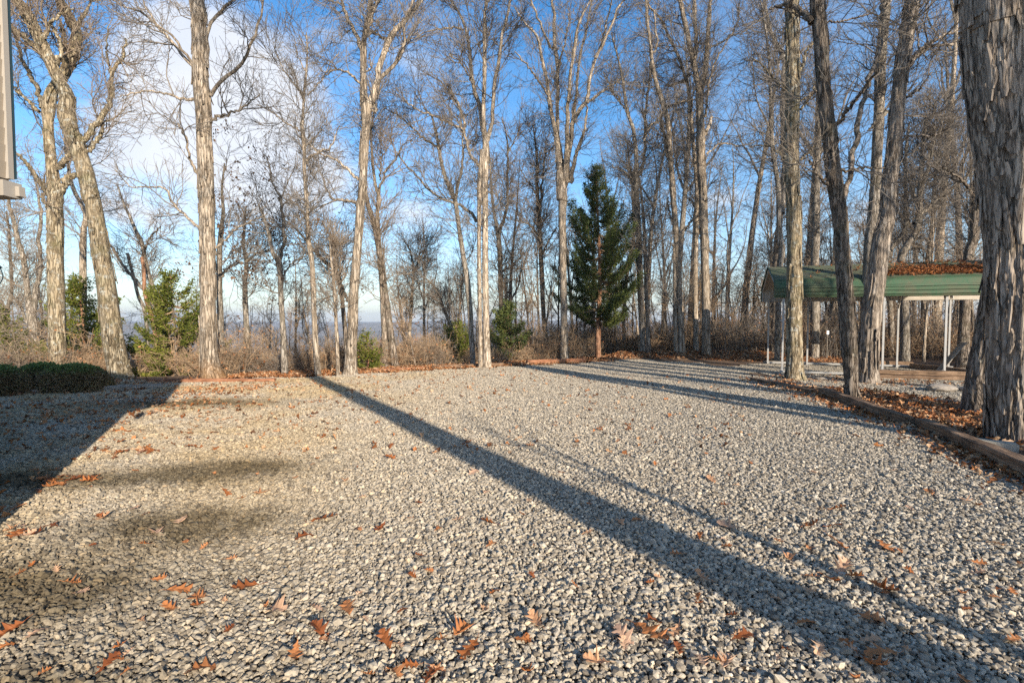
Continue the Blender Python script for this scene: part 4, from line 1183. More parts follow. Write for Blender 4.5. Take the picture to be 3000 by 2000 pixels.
# the rest of the leaves: one litter sheet of many leaves
def litter(name, pos, nor_tilt, L, label, tone=(0, 1)):
    n = len(pos)
    tp = [oak_leaf(900+k, 1.0, True) for k in range(9)]
    mb = MB(); k_ = rng.integers(0, 9, n)
    for k in range(9):
        P_ = pos[k_ == k]; m_ = len(P_)
        if not m_: continue
        v, q = tp[k]
        rz = rng.uniform(0, 6.28, m_); tx = rng.normal(size=m_)*nor_tilt; ty = rng.normal(size=m_)*nor_tilt
        cz, sz = np.cos(rz), np.sin(rz); cxx, sxx = np.cos(tx), np.sin(tx); cyy, syy = np.cos(ty), np.sin(ty)
        s = rng.uniform(L[0], L[1], m_)
        V = v[None]*s[:, None, None]
        X = V[..., 0]*cyy[:, None]+V[..., 2]*syy[:, None]; Z = -V[..., 0]*syy[:, None]+V[..., 2]*cyy[:, None]; Y = V[..., 1]
        Y2 = Y*cxx[:, None]-Z*sxx[:, None]; Z2 = Y*sxx[:, None]+Z*cxx[:, None]
        X3 = X*cz[:, None]-Y2*sz[:, None]; Y3 = X*sz[:, None]+Y2*cz[:, None]
        W = np.stack([X3, Y3, Z2], -1)+P_[:, None, :]
        Q = (q[None]+np.arange(m_)[:, None, None]*len(v)).reshape(-1, 4)
        tn = np.repeat(rng.uniform(tone[0], tone[1], m_), len(v))[:, None]*np.ones((1, 3))
        mb.add(W.reshape(-1, 3), Q, None, tn)
    o = add(name, mb.mesh(name, M_litter)); tag(o, label, None, None, 'stuff'); return o
LP = []
def strew(n, poly=None, line=None, sd=.3, h=.05, avoid=None):
    if line is not None:
        a, b = np.array(line[0]), np.array(line[1])
        t = rng.uniform(0, 1, n)[:, None]; p = a*(1-t)+b*t+rng.normal(size=(n, 2))*sd
    else:
        xs_ = [q[0] for q in poly]; ys_ = [q[1] for q in poly]
        p = np.stack([rng.uniform(min(xs_), max(xs_), n*2), rng.uniform(min(ys_), max(ys_), n*2)], -1)
        p = p[in_poly(p[:, 0], p[:, 1], poly)][:n]
    if avoid is not None: p = p[~avoid(p[:, 0], p[:, 1])]
    LP.append(np.stack([p[:, 0], p[:, 1], gz(p[:, 0], p[:, 1])+rng.uniform(.005, h, len(p))], -1))
inD = lambda x, y: in_poly(x, y, DRIVE)
# beyond the far edge
x = rng.uniform(-8, 14, 15000); s = rng.gamma(1.7, .85, 15000)-.1
y = np.interp(x, [-14, -9.3, -8, -6.1, -4.8, -1, 2, 4.4, 7, 14], [13.2, 13.6, 13.8, 14.1, 15.0, 17.1, 18.8, 20.2, 20.2, 18.5])+s
LP.append(np.stack([x, y, gz(x, y)+rng.uniform(.005, .06, len(x))], -1))
strew(7000, poly=[(6.3, 6.6), (6.6, 11.6), (8.0, 11.8), (8.7, 9.9), (13, 10.2), (16, 8), (13, 5), (6.0, 5)], h=.08)
strew(900, line=((6.1, 7.8), (6.6, 11)), sd=.28); strew(450, line=((5.95, 7.5), (5.2, 4.9)), sd=.16); strew(300, line=((5.0, 4.6), (5.6, 6.6)), sd=.25)
strew(500, line=((6.6, 11), (6.6, 13.4)), sd=.4); strew(500, line=((7.5, 14.2), (10.5, 12.8)), sd=.6); strew(250, line=((10.5, 12.5), (14, 11)), sd=.5)
strew(1500, poly=[(-14, 9.5), (-8.5, 11.2), (-8.2, 13.8), (-14, 13.8)], h=.05)
strew(1300, line=((-11, 7), (-5.5, 9.5)), sd=1.5, h=.045); strew(500, line=((-8, 10.6), (-5.6, 12.5)), sd=.7, h=.045)
strew(500, poly=[(-12, 3), (-4, 4), (-6, 9), (-12, 12)], h=.045)
strew(1000, poly=[(-8, 6), (3, 6), (6, 14), (-1, 17), (-8, 13.5)], h=.045)
allp = np.concatenate(LP)
near = allp[:, 1] < 9.6
litter('leaf_litter', allp, .5, (.07, .14), 'brown and orange oak leaves drifted along the edges of the gravel')

# ------------------------------------------------------------------ timbers, stones
def wood_mat(name, a, b_, c, axis_scale=(1.2, 14, 14)):
    m, nt, b = newmat(name)
    oc = N(nt, 'ShaderNodeTexCoord').outputs['Object']
    mp = mapping(nt, oc, axis_scale)
    n = noise(nt, mp, 2.2, 7, .65, .4); n2 = noise(nt, oc, 5, 4)
    col = ramp(nt, n, [(.3, a), (.5, b_), (.72, c)])
    col = mixc(nt, .5, col, mixc(nt, 1.0, col, ramp(nt, n2, [(.35, (.5, .48, .45)), (.65, (1.2, 1.15, 1.1))]), 'MULTIPLY'))
    nt.links.new(col, b.inputs['Base Color']); bump(nt, b, n, .02, .9); b.inputs['Roughness'].default_value = .92
    return m
W_tie = wood_mat('weathered_tie_wood', (.05, .035, .025), (.21, .135, .085), (.42, .29, .19))
W_grey = wood_mat('grey_weathered_wood', (.12, .10, .08), (.32, .28, .23), (.48, .44, .38))
W_red = wood_mat('reddish_rotten_log', (.10, .04, .02), (.33, .15, .08), (.48, .28, .17))
def beam_mesh(L, w, h, seed, mat, name='beam', rough=.012):
    r = np.random.default_rng(seed); n = max(8, int(L/.07)); pr = 20
    th = np.arange(pr)*2*math.pi/pr+math.pi/pr
    c, s_ = np.cos(th), np.sin(th)
    ex = .28
    py = np.sign(c)*np.abs(c)**ex*w/2; pz = np.sign(s_)*np.abs(s_)**ex*h/2
    X = np.linspace(-L/2, L/2, n)
    V = np.zeros((n, pr, 3)); V[..., 0] = X[:, None]; V[..., 1] = py[None]; V[..., 2] = pz[None]
    nz = fbm(np.stack([V[..., 0]*1.2, V[..., 1]*22, V[..., 2]*22], -1)+seed, seed, 3)*rough*1.6+fbm(V*5+seed, seed+2, 2)*rough
    d = np.stack([V[..., 0]*0, V[..., 1]/w, V[..., 2]/h], -1)
    V = V+d*nz[..., None]*1.6
    V[..., 2] += (fbm(np.stack([X*.8, X*0, X*0+seed], -1), seed, 2)*.02)[:, None]
    V[0, :, 0] += r.normal(size=pr)*.02; V[-1, :, 0] += r.normal(size=pr)*.02
    mb = MB()
    b_ = (np.arange(n-1)*pr)[:, None]; j = np.arange(pr)[None]; j2 = (j+1) % pr
    mb.add(V.reshape(-1, 3), np.stack([b_+j, b_+pr+j, b_+pr+j2, b_+j2], -1).reshape(-1, 4))
    for e, o in ((0, 0), (n-1, (n-1)*pr)):
        ctr = V[e].mean(0)+np.array([.015 if e == 0 else -.015, 0, 0])
        t = np.array([[o+k, o+(k+1) % pr, n*pr+(0 if e == 0 else 1)] for k in range(pr)])
        mb.add(ctr[None], None, t-mb.n if False else None)
        mb.t.append(t if e == 0 else t[:, ::-1])
    return mb.mesh(name, mat)
def timber(name, a, b, w, h, label, mat, zoff=0, seed=0, cat='timber', za=None, zb=None, group=None):
    a = Vector((a[0], a[1], (gz1(*a) if za is None else za))); b = Vector((b[0], b[1], (gz1(*b) if zb is None else zb)))
    L = (b-a).length; c = (a+b)/2
    o = add(name, beam_mesh(L, w, h, seed, mat, name), None, (c.x, c.y, c.z+zoff))
    d = b-a
    o.rotation_euler = (0, -math.asin(d.z/L), math.atan2(d.y, d.x))
    return tag(o, label, cat, group)
timber('railroad_tie', (6.16, 7.62), (5.05, 4.45), .17, .17, 'weathered railroad tie edging the gravel in the right foreground, running out of the photo', W_tie, .075, 11)
timber('railroad_tie', (6.72, 11.05), (6.08, 7.75), .16, .16, 'long split railroad tie edging the gravel below the dark bent trunk', W_tie, .085, 12)
timber('railroad_tie', (6.35, 13.4), (6.66, 11.2), .18, .15, 'sunken dark tie end half buried in leaves past the long split tie', W_tie, .01, 13)
timber('edging_timber', (-6.1, 13.15), (-9.2, 12.95), .12, .10, 'thin sunlit edging timber across the gravel before the pale flared tree', W_red, .05, 14)
timber('edging_timber', (-8.2, 11.95), (-10.9, 10.95), .11, .10, 'shaded edging timber lying along the front of the hedge', W_grey, .05, 15)
timber('fallen_log', (.55, 18.55), (2.75, 19.35), .20, .17, 'reddish rotten log lying at the far edge of the gravel left of the cedar', W_red, .09, 16, 'log')
timber('fallen_log', (-2.6, 16.9), (-.3, 17.9), .13, .12, 'thin barkless log lying on leaves left of the white-streaked tree', W_tie, .06, 17, 'log')
timber('fallen_log', (-4.3, 15.9), (-2.9, 16.7), .10, .09, 'short pale log behind the gravel edge next to the big pale forked tree', W_red, .05, 18, 'log')

def stone(name, x, y, sx, sy, sz, rz, label, seed, cat, mat, square=False):
    iv, jf = ico()
    me = bpy.data.meshes.new('t'); 
    import bmesh
    bm = bmesh.new()
    if square:
        bmesh.ops.create_cube(bm, size=1); bmesh.ops.bevel(bm, geom=bm.edges[:], offset=.06, segments=2, affect='EDGES')
        bmesh.ops.subdivide_edges(bm, edges=bm.edges[:], cuts=2, use_grid_fill=True)
    else:
        bmesh.ops.create_icosphere(bm, subdivisions=3, radius=.5)
    for v in bm.verts:
        p = np.array(v.co)[None]
        k = 1+float(fbm(p*2.4+seed, seed, 3)[0])*(.05 if square else .28)
        v.co = Vector((v.co.x*sx*k, v.co.y*sy*k, v.co.z*sz*k))
    bm.to_mesh(me); bm.free(); me.name = name; me.materials.append(mat)
    o = add(name, me, None, (x, y, gz1(x, y)+sz*.36), (0, 0.04, rz))
    return tag(o, label, cat)
def stone_mat(name, a, b_):
    m, nt, b = newmat(name); oc = N(nt, 'ShaderNodeTexCoord').outputs['Object']
    n = noise(nt, oc, 9, 7, .7); n2 = noise(nt, oc, 60, 4)
    nt.links.new(mixc(nt, .35, ramp(nt, n, [(.3, a), (.7, b_)]), ramp(nt, n2, [(.3, a), (.7, b_)])), b.inputs['Base Color'])
    bump(nt, b, n2, .006, .8); return m
M_conc = stone_mat('old_concrete', (.22, .21, .17), (.42, .40, .34)); M_stone = stone_mat('field_stone', (.18, .15, .12), (.42, .37, .31))
stone('concrete_block', 6.05, 6.35, .40, .17, .13, R(-32), 'worn concrete block lying between the foreground tie and the biggest trunk', 4, 'block', M_conc, True)
stone('flat_stone', 9.55, 11.35, .75, .45, .22, .3, 'larger flat stone on the leaves below the carport front timber', 6, 'stone', M_stone)
stone('flat_stone', 10.05, 11.2, .45, .35, .16, 1.3, 'smaller flat stone at the right of the larger flat stone', 8, 'stone', M_stone)
stone('flat_stone', 8.35, 13.75, .42, .22, .10, .3, 'reddish flat stone just left of the foot of the mossy trunk', 9, 'stone', M_stone)

# ------------------------------------------------------------------ carport
def carport():
    A = np.array([8.1, 15.35]); ax = np.array([.938, -.346]); ax /= np.linalg.norm(ax); nrm = np.array([-ax[1], ax[0]])
    if nrm[1] < 0: nrm = -nrm
    W = 3.35; Lr = 6.1
    g0 = gz1(9, 14)
    root = empty('carport', (A[0], A[1], g0), 'open metal carport with moss-stained green barn-shaped roof on pale posts', 'carport', None, math.atan2(ax[1], ax[0]))
    # local frame: x along, y across (towards the woods), z up
    def paint(name, c, rough=.45, dirt=.5, dc=(.10, .10, .07), streak=True):
        m, nt, b = newmat(name); oc = N(nt, 'ShaderNodeTexCoord').outputs['Object']
        n = noise(nt, oc, 2.4, 7, .7); n2 = noise(nt, mapping(nt, oc, (14, 14, 1.5)), 1.5, 4)
        col = mixc(nt, math_(nt, 'MULTIPLY', ramp(nt, n, [(.42, (0, 0, 0)), (.62, (1, 1, 1))]), dirt), c, dc)
        col = mixc(nt, math_(nt, 'MULTIPLY', ramp(nt, n2, [(.5, (0, 0, 0)), (.75, (1, 1, 1))]), dirt*.7), col, dc)
        nt.links.new(col, b.inputs['Base Color']); b.inputs['Roughness'].default_value = rough; b.inputs['Specular IOR Level'].default_value = .4
        return m
    green = paint('faded_green_metal', (.045, .105, .05), .6, .85, (.10, .10, .055))
    dirty = paint('mossy_roof_metal', (.09, .115, .06), .85, .9, (.13, .12, .08))
    beige = paint('beige_metal', (.50, .44, .36), .6, .35, (.28, .24, .19))
    white = paint('galvanised_post', (.42, .41, .39), .5, .4, (.35, .33, .3))
    # roof profile across (y, z)
    yf, yb = -.09, W+.09
    zb, zs, zr = 2.30, 2.68, 3.38
    prof = [(yf, zb), (yf-.005, zs-.06), (yf+.05, zs+.08), (yf+.16, zs+.17), (W/2, zr), (yb-.16, zs+.17), (yb-.05, zs+.08), (yb+.005, zs-.06), (yb, zb-.02)]
    def skin(segs, name, mat, th=.012, x0=-.22, x1=Lr+.1, ribs=0, flip=1):
        mb = MB()
        for (p, q), nr in segs:
            p = np.array(p); q = np.array(q); d = q-p; L_ = np.linalg.norm(d); d /= L_; nn = np.array([-d[1], d[0]])*flip
            steps = [0.0]
            hs = [0.0]
            # ribbed sheet: flat pans with raised narrow ribs running along the roof
            k = max(1, nr)
            for i in range(k):
                a0 = i/k*L_; w_ = L_/k
                steps += [a0+w_*.42, a0+w_*.46, a0+w_*.54, a0+w_*.58]; hs += [.012, -.035, -.035, .012] if nr else [0, 0, 0, 0]
            steps.append(L_); hs.append(0)
            xsn = np.linspace(x0, x1, 30)
            outer = []
            for s_, h in zip(steps, hs):
                c = p+d*s_+nn*h
                wv = .006*np.sin(xsn*3+s_*7)
                outer.append(np.stack([xsn, np.full_like(xsn, c[0]), c[1]+wv], -1))
            outer = np.array(outer); inner = outer.copy(); inner[..., 1] -= nn[0]*th; inner[..., 2] -= nn[1]*th
            m_, n_ = outer.shape[:2]
            i0 = (np.arange(m_-1)[:, None]*n_+np.arange(n_-1)[None]).ravel()
            qd = np.stack([i0, i0+1, i0+n_+1, i0+n_], -1)
            off = m_*n_
            q2 = qd[:, ::-1]+off
            e1 = [[j*n_, (j+1)*n_, off+(j+1)*n_, off+j*n_] for j in range(m_-1)]
            e2 = [[j*n_+n_-1, off+j*n_+n_-1, off+(j+1)*n_+n_-1, (j+1)*n_+n_-1] for j in range(m_-1)]
            e3 = [[j, off+j, off+j+1, j+1] for j in range(n_-1)]
            e4 = [[(m_-1)*n_+j, (m_-1)*n_+j+1, off+(m_-1)*n_+j+1, off+(m_-1)*n_+j] for j in range(n_-1)]
            mb.add(np.concatenate([outer.reshape(-1, 3), inner.reshape(-1, 3)]), np.concatenate([qd, q2, e1, e2, e3, e4]))
        return add(name, mb.mesh(name, mat), root)
    sg = lambda i, nr: ((prof[i], prof[i+1]), nr)
    skin([sg(0, 3), sg(1, 0), sg(2, 1)], 'side_panel', green)
    skin([sg(3, 5)], 'roof_slope', dirty)
    skin([sg(4, 5)], 'roof_slope', dirty)
    skin([sg(5, 1), sg(6, 0), sg(7, 3)], 'side_panel', beige)
    # inner lining: beige back of the sheets
    mb = MB()
    for i in range(8):
        p, q = np.array(prof[i]), np.array(prof[i+1]); c = (p+q)/2; L_ = np.linalg.norm(q-p)
        cen = np.array([W/2, 2.6]); dn = cen-c; d = (q-p)/L_; nn = np.array([-d[1], d[0]]); nn = nn if nn@dn > 0 else -nn
        c = c+nn*.07
        an = math.atan2(d[1], d[0])
        Mx = np.array([[1, 0, 0], [0, math.cos(an), -math.sin(an)], [0, math.sin(an), math.cos(an)]])
        mb.box((Lr/2-.05, c[0], c[1]), (Lr+.24, L_*.98, .006), M=Mx)
    add('inner_lining', mb.mesh('inner_lining', beige), root)
    # hoops under the roof and gable trims
    for x0 in (-.2, 1.32, 2.66, 4.0, 5.35):
        mb = MB()
        pp = np.array([(x0, y_, z_) for y_, z_ in [(.0, zb-.02), (.0, zs-.05), (.1, zs+.05), (W/2, zr-.08), (W-.1, zs+.05), (W, zs-.05), (W, zb-.02)]])
        for a_, b_ in zip(pp[:-1], pp[1:]):
            tubes(np.array([a_, b_])[None], np.full((1, 2), .032), 4, mb)
        add('hoop', mb.mesh('hoop', white if x0 > 0 else beige), root)
    mb = MB()
    for i in range(8):
        a_, b_ = prof[i], prof[i+1]
        tubes(np.array([(-.235, *a_), (-.235, *b_)])[None], np.full((1, 2), .022), 4, mb)
    add('gable_trim', mb.mesh('gable_trim', green), root)
    posts = [(0.02, 0, 0), (2.55, 0, 0), (3.98, 0, 0), (5.35, 0, 0), (0.0, W, 0), (1.25, W, 0), (2.38, W, 0), (3.9, W, 0), (5.3, W, 0)]
    for (x0, y0, _) in posts:
        mb = MB(); mb.box((x0, y0, 1.17), (.05, .05, 2.3)); mb.box((x0, y0, .05), (.10, .10, .012)); mb.box((x0+.0, y0, 2.2), (.066, .066, .06))
        p = add('post', mb.mesh('post', white), root)
    for (x0, y0, dx) in ((3.98, 0, 1), (3.9, W, 1), (.02, 0, -1), (0, W, 1)):
        mb = MB(); tubes(np.array([(x0, y0, 2.0), (x0, y0+(.28 if y0 == 0 else -.28), 2.62)])[None], np.full((1, 2), .025), 4, mb)
        add('brace', mb.mesh('brace', beige), root)
    for y0 in (0, W):
        mb = MB(); mb.box((2.7, y0+(.07 if y0 else -.07), .10), (5.5, .05, .05)); add('base_rail', mb.mesh('base_rail', white), root)
        mb = MB(); mb.box((Lr/2-.1, y0, 2.315), (Lr, .05, .05)); add('eave_rail', mb.mesh('eave_rail', beige), root)
    # leaves caught on the roof
    n = 5200
    ca, sa = ax
    xl = np.clip(rng.beta(2.4, 1.3, n)*Lr, 0, Lr); yl = rng.uniform(.1, W/2, n)
    band = np.exp(-((yl-.45-.08*np.sin(xl*2))/.45)**2)*smooth(1.9, 3.0, xl)+.10
    k = rng.uniform(0, 1, n) < band*1.2; xl, yl = xl[k], yl[k]
    z = np.interp(yl, [yf+.16, W/2], [zs+.17, zr])+.03+rng.uniform(0, .03, len(yl))
    P = np.stack([A[0]+ax[0]*xl+nrm[0]*yl, A[1]+ax[1]*xl+nrm[1]*yl, z+g0], -1)
    litter('roof_leaf_litter', P, .35, (.07, .13), 'rust-brown leaves drifted along the carport roof', (.05, .55))
    def loc(x_, y_): return (A[0]+ax[0]*x_+nrm[0]*y_, A[1]+ax[1]*x_+nrm[1]*y_)
    timber('pad_timber', loc(2.2, -.32), loc(5.4, -.36), .16, .17, 'lower reddish timber stacked under the front edge of the carport', W_tie, .04, 31)
    timber('pad_timber', loc(2.05, -.30), loc(5.5, -.32), .15, .13, 'upper weathered timber capping the front edge of the carport', W_tie, .185, 32)
    timber('pad_timber', loc(2.5, W+.3), loc(4.4, W+.25), .18, .24, 'thick brown timber behind the back posts of the carport', W_tie, .10, 33)
    timber('pad_timber', loc(-.1, W+.25), loc(2.4, W+.3), .12, .10, 'low grey timber behind the left back posts of the carport', W_grey, .06, 34)
    timber('pad_timber', loc(4.3, W-.1), loc(5.3, .9), .2, .2, 'dark timber slanting between the right back posts', W_tie, .08, 35)
    a, b = loc(4.1, .75), loc(4.75, .95)
    timber('leaning_board', a, b, .22, .04, 'brown board leaning up beside the right front carport post', W_grey, 0, 36, 'board', gz1(*a)+.12, gz1(*b)+.98)
carport()
# white notice tacked to a stake in the woods
p = at_depth(2425.5, 974, 21.2)
r_ = empty('paper_notice', (p[0], p[1], gz1(p[0], p[1])), 'small blank white paper sheet seen through the carport between dark trunks', 'paper sheet')
mb = MB(); mb.box((0, 0, (p[2]-gz1(p[0], p[1]))*1.0), (.11, .004, .15), rz=.2); M_paper = newmat('white_paper')[0]; M_paper.node_tree.nodes['Principled BSDF'].inputs['Base Color'].default_value = (.78, .78, .76, 1)
add('sheet', mb.mesh('sheet', M_paper), r_)
mb = MB(); tubes(np.array([(0.0, .03, -.1), (.0, .03, p[2]-gz1(p[0], p[1])+.1)])[None], np.full((1, 2), .014), 6, mb); add('stake', mb.mesh('stake', W_grey), r_)

# ------------------------------------------------------------------ house corner
def house():
    def pm(name, c, rough=.6):
        m, nt, b = newmat(name); oc = N(nt, 'ShaderNodeTexCoord').outputs['Object']
        n = noise(nt, oc, 3, 5); nt.links.new(mixc(nt, .3, c, mixc(nt, 1.0, c, ramp(nt, n, [(.3, (.8, .78, .75)), (.7, (1.08, 1.08, 1.08))]), 'MULTIPLY')), b.inputs['Base Color'])
        b.inputs['Roughness'].default_value = rough; return m
    vinyl = pm('beige_vinyl_siding', (.33, .275, .21)); trim = pm('cream_trim', (.36, .325, .28)); shingle = pm('brown_shingles', (.10, .085, .07), .95)
    drip = pm('dark_blue_flashing', (.03, .06, .075), .5)
    X1, Y1 = -3.585, 3.20        # lower wall corner
    XO, YO = -3.105, 3.215       # jettied upper wall corner
    root = empty('house', (-7, -1, 0), 'beige sided house corner jutting in at the upper left edge of the photo', 'house')
    o = np.array([7., 1., 0])
    def B(c, s_, mb, **k): mb.box(np.array(c)+o, s_, **k)
    mb = MB(); z = -.2
    B(((X1-13)/2, (Y1-7)/2, 1.1), (X1+13, Y1+7, 2.62), mb); 
    while z < 2.25:
        # lap boards on the drive side and on the front
        B((X1+.006, (Y1-7)/2, z+.05), (.016, Y1+7, .096), mb, ); B(((X1-13)/2, Y1+.006, z+.05), (X1+13-.03, .016, .096), mb); z += .105
    add('wall', mb.mesh('wall', vinyl), root)
    mb = MB(); zb = 2.44
    B(((XO-13)/2-.02, (YO-7)/2, 3.15), (XO+13, YO+7, 1.4), mb)
    z = zb+.03
    tlt = R(5)
    while z < 3.78:
        Mx = np.array([[math.cos(tlt), 0, math.sin(tlt)], [0, 1, 0], [-math.sin(tlt), 0, math.cos(tlt)]])
        mb.box(np.array((XO-.004, (YO-.036-7)/2, z+.05))+o, (.012, YO-.036+7, .102), M=Mx)
        Mx = np.array([[1, 0, 0], [0, math.cos(tlt), -math.sin(tlt)], [0, math.sin(tlt), math.cos(tlt)]])
        mb.box(np.array(((XO-.075-13)/2, YO-.004, z+.05))+o, (XO-.075+13, .012, .102), M=Mx)
        z += .102
    add('upper_wall', mb.mesh('upper_wall', vinyl), root)
    mb = MB(); B((XO-.01, YO-.018, 3.15), (.055, .034, 1.36), mb); add('corner_board', mb.mesh('corner_board', trim), root)
    mb = MB(); B((XO-.012, YO+.012, 3.15), (.05, .022, 1.34), mb); add('flashing', mb.mesh('flashing', drip), root)
    mb = MB(); B(((XO-13)/2, YO-.02, 2.405), (XO+13+.05, .12, .095), mb); B((XO+.005, (YO-7)/2-.08, 2.405), (.07, YO+7-.16, .092), mb); B((XO+.03, YO+.015, 2.40), (.04, .04, .06), mb)
    add('band_board', mb.mesh('band_board', trim), root)
    mb = MB()
    v = np.array([[XO+.12, -7.3, 3.86], [XO+.12, YO+.12, 3.86], [-8, YO+.12, 4.12], [-8, -7.3, 4.12], [-13.2, -7.3, 3.86], [-13.2, YO+.12, 3.86]])
    vv = np.vstack([v, v+np.array([0, 0, .09])])+o
    mb.add(vv, [[0, 1, 2, 3], [3, 2, 5, 4], [6, 9, 8, 7], [9, 10, 11, 8], [0, 6, 7, 1], [1, 7, 8, 2], [2, 8, 11, 5], [5, 11, 10, 4], [4, 10, 9, 3], [3, 9, 6, 0]])
    add('roof', mb.mesh('roof', shingle), root)
    mb = MB(); mb.add(np.array([[XO, YO, 3.86], [-13, YO, 3.86], [-8, YO, 4.10], [XO, YO-.1, 3.86], [-13, YO-.1, 3.86], [-8, YO-.1, 4.10]])+o, None, [[0, 2, 1], [3, 4, 5]]); add('gable', mb.mesh('gable', vinyl), root)
    # carriage lantern on the front wall
    lr = empty('wall_lantern', (-3.52, 3.22, 1.80), 'dark blue caged lantern on a curled arm below the house corner', 'lantern')
    iron = pm('dark_blue_iron', (.02, .045, .06), .4); gl, nt, b = newmat('lantern_glass')
    b.inputs['Base Color'].default_value = (.9, .93, .95, 1); b.inputs['Roughness'].default_value = .08; b.inputs['Transmission Weight'].default_value = .9
    lr.scale = (.72, .72, .72)
    cx, cy, cz = .17, .17, .06
    def lathe(pr, n=20):
        m_ = MB(); th = np.arange(n)*2*math.pi/n
        V = np.array([[(r0*math.cos(t)+cx, r0*math.sin(t)+cy, z0+cz) for t in th] for r0, z0 in pr])
        b_ = (np.arange(len(pr)-1)*n)[:, None]; j = np.arange(n)[None]; j2 = (j+1) % n
        m_.add(V.reshape(-1, 3), np.stack([b_+j, b_+j2, b_+n+j2, b_+n+j], -1).reshape(-1, 4)); return m_
    add('cap', lathe([(.001, .235), (.012, .225), (.02, .2), (.05, .185), (.085, .15), (.088, .14), (.07, .142), (.001, .15)]).mesh('cap', iron), lr)
    add('base', lathe([(.06, -.02), (.062, -.03), (.045, -.055), (.02, -.075), (.014, -.10), (.001, -.115)]).mesh('base', iron), lr)
    add('glass', lathe([(.05, -.02), (.072, .04), (.07, .10), (.055, .14)]).mesh('glass', gl, True), lr)
    m_ = MB()
    for k in range(8):
        t = k*math.pi/4; pp = np.array([(math.cos(t)*r0+cx, math.sin(t)*r0+cy, z0+cz) for r0, z0 in [(.058, -.02), (.08, .03), (.088, .07), (.08, .11), (.07, .145)]])
        tubes(catmull(pp, 9)[None], np.full((1, 9), .0045), 5, m_)
    add('cage', m_.mesh('cage', iron), lr)
    m_ = MB(); pp = np.array([(-.13, .0, -.10), (-.08, .07, -.12), (.05, .15, -.10), (.15, .17, -.05), (.17, .17, -.03)]); tubes(catmull(pp, 14)[None], np.full((1, 14), .008), 6, m_)
    m_.box((-.14, 0.0, -.05), (.09, .02, .2)); add('arm', m_.mesh('arm', iron), lr)
house()

# ------------------------------------------------------------------ light, sky, air
SUN_EL, SUN_AZ = 18.0, -28.5      # heading of the light: forward and to the left
hd = Vector((math.sin(R(SUN_AZ)), math.cos(R(SUN_AZ)), -math.tan(R(SUN_EL)))).normalized()
sl = bpy.data.lights.new('sun', 'SUN'); sl.energy = 5.0; sl.angle = R(.55); sl.color = (1.0, .89, .74)
so = bpy.data.objects.new('sun', sl); C.objects.link(so); so.rotation_euler = hd.to_track_quat('-Z', 'Y').to_euler(); so.location = (8, -12, 20)

w = bpy.data.worlds.new('World'); S.world = w; w.use_nodes = True
nt = w.node_tree; nt.nodes.clear()
sky = N(nt, 'ShaderNodeTexSky'); sky.sky_type = 'NISHITA'; sky.sun_disc = False
sky.sun_elevation = R(SUN_EL); sky.sun_rotation = math.atan2(-hd.x, -hd.y)
sky.air_density = 1.0; sky.dust_density = .6; sky.ozone_density = 2.5; sky.altitude = 300
tc = N(nt, 'ShaderNodeTexCoord').outputs['Generated']
sx = N(nt, 'ShaderNodeSeparateXYZ'); nt.links.new(tc, sx.inputs[0])
az = math_(nt, 'ARCTAN2', sx.outputs[0], sx.outputs[1]); el = math_(nt, 'ARCSINE', sx.outputs[2])
def azel(u, v):
    r = ray(u, v); r = r/np.linalg.norm(r); return math.atan2(r[0], r[1]), math.asin(r[2])
# cumulus banks: places in the sky (azimuth, elevation), their edges broken by noise
blob = None
for (u, v, ru, rv, amp) in ((560, 190, 240, 150, 1.15), (820, 330, 260, 150, .95), (480, 330, 150, 90, .55), (1000, 90, 220, 110, .45), (760, 560, 420, 110, .95), (480, 640, 300, 60, .6), (1230, 615, 90, 40, .65), (1300, 720, 220, 60, .6), (1250, 200, 120, 110, .45),
                            (2150, 420, 220, 120, .75), (2080, 590, 170, 50, .85), (2550, 620, 300, 120, .8), (1650, 380, 120, 60, .6), (2800, 450, 160, 120, .4), (1500, 130, 160, 60, .25), (300, 420, 300, 60, .25)):
    a0, e0 = azel(u, v); a1, e1 = azel(u+ru, v-rv)
    dx = math_(nt, 'DIVIDE', math_(nt, 'SUBTRACT', az, a0), abs(a1-a0)); dy = math_(nt, 'DIVIDE', math_(nt, 'SUBTRACT', el, e0), abs(e1-e0)+.01)
    g = math_(nt, 'MULTIPLY', math_(nt, 'POWER', 2.718, math_(nt, 'MULTIPLY', math_(nt, 'ADD', math_(nt, 'MULTIPLY', dx, dx), math_(nt, 'MULTIPLY', dy, dy)), -1)), amp)
    blob = g if blob is None else math_(nt, 'ADD', blob, g)
mpn = mapping(nt, tc, (1, 1, 2.0))
n1 = noise(nt, mpn, 4.2, 9, .6, .3); n2 = noise(nt, mpn, 1.6, 5, .55)
dens = math_(nt, 'ADD', blob, math_(nt, 'MULTIPLY', math_(nt, 'SUBTRACT', n1, .5), 1.9))
cl = ramp(nt, dens, [(.52, (0, 0, 0)), (.80, (.55, .55, .55)), (1.2, (.95, .95, .95))])
thin = math_(nt, 'MULTIPLY', ramp(nt, n2, [(.48, (0, 0, 0)), (.78, (.25, .25, .25))]), 1.0)
hz_ = ramp(nt, el, [(.0, (.62, .62, .62)), (.14, (.28, .28, .28)), (.32, (.0, .0, .0))])
cov = math_(nt, 'MAXIMUM', math_(nt, 'MAXIMUM', cl, thin), hz_)
bg1 = N(nt, 'ShaderNodeBackground'); bg1.inputs[1].default_value = .15
hs = N(nt, 'ShaderNodeHueSaturation'); hs.inputs['Saturation'].default_value = 1.3; hs.inputs['Value'].default_value = 1.0
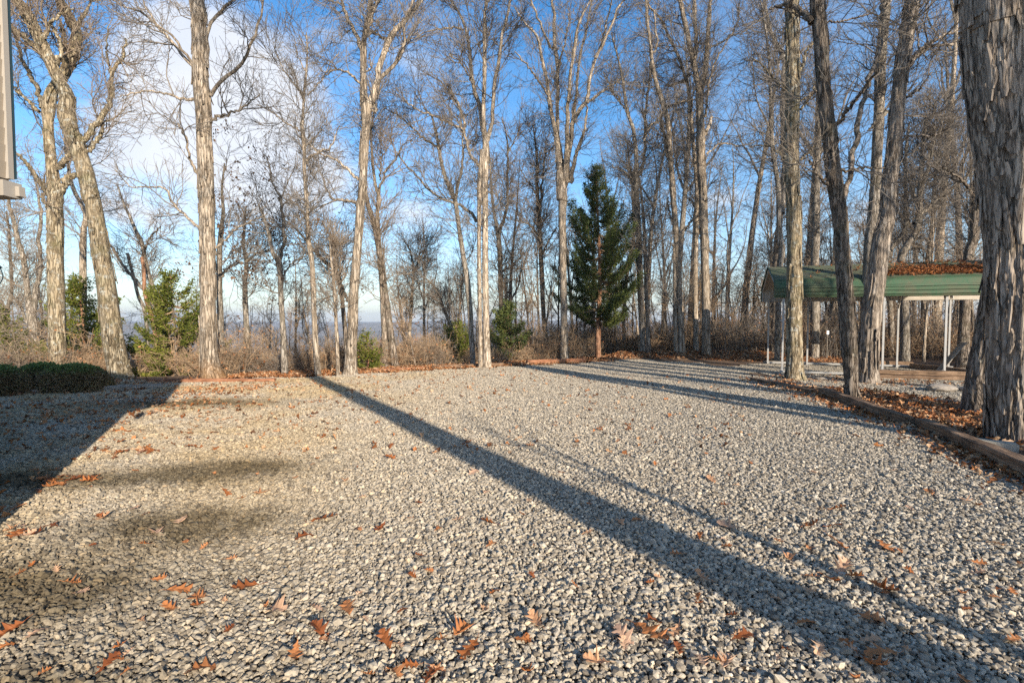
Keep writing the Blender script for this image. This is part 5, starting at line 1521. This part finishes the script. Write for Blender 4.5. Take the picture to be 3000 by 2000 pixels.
nt.links.new(sky.outputs[0], hs.inputs['Color']); nt.links.new(hs.outputs[0], bg1.inputs[0])
bg2 = N(nt, 'ShaderNodeBackground'); bg2.inputs[1].default_value = .66
cc = ramp(nt, math_(nt, 'SUBTRACT', n1, math_(nt, 'MULTIPLY', dens, .1)), [(.3, (.98, .98, 1)), (.6, (.80, .85, .95))])
nt.links.new(cc, bg2.inputs[0])
mx = N(nt, 'ShaderNodeMixShader'); nt.links.new(math_(nt, 'MULTIPLY', cov, .93), mx.inputs[0]); nt.links.new(bg1.outputs[0], mx.inputs[1]); nt.links.new(bg2.outputs[0], mx.inputs[2])
out = N(nt, 'ShaderNodeOutputWorld'); nt.links.new(mx.outputs[0], out.inputs['Surface'])

hm = bpy.data.materials.new('haze_air'); hm.use_nodes = True; hn = hm.node_tree; hn.nodes.clear()
pv = N(hn, 'ShaderNodeVolumePrincipled'); pv.inputs['Color'].default_value = (.80, .88, 1, 1); pv.inputs['Density'].default_value = .0003; pv.inputs['Anisotropy'].default_value = .1
ho = N(hn, 'ShaderNodeOutputMaterial'); hn.links.new(pv.outputs[0], ho.inputs['Volume'])
mb = MB(); zlo = float(GZ.min())-1.5; zhi = float(max(GZ.max(), 30))+2; ext = max(pos_)*2+60; mb.box((0, 0, (zlo+zhi)/2), (ext, ext, zhi-zlo))
tag(add('haze', mb.mesh('haze', hm)), 'thin pale winter haze between the trees and the far hills', None, None, 'stuff')

# ------------------------------------------------------------------ camera and render settings
cd = bpy.data.cameras.new('camera'); cd.sensor_width = 36; cd.lens = 18; cd.clip_start = .05; cd.clip_end = 9000
co = bpy.data.objects.new('camera', cd); C.objects.link(co); co.location = (0, 0, CAMZ); co.rotation_euler = (R(90)-PITCH, 0, 0)
S.camera = co
S.view_settings.view_transform = 'Standard'; S.view_settings.look = 'None'; S.view_settings.gamma = 1; S.view_settings.exposure = 0.7
S.render.engine = 'CYCLES'
S.cycles.use_denoising = False
S.cycles.max_bounces = 6; S.cycles.diffuse_bounces = 3; S.cycles.transparent_max_bounces = 8
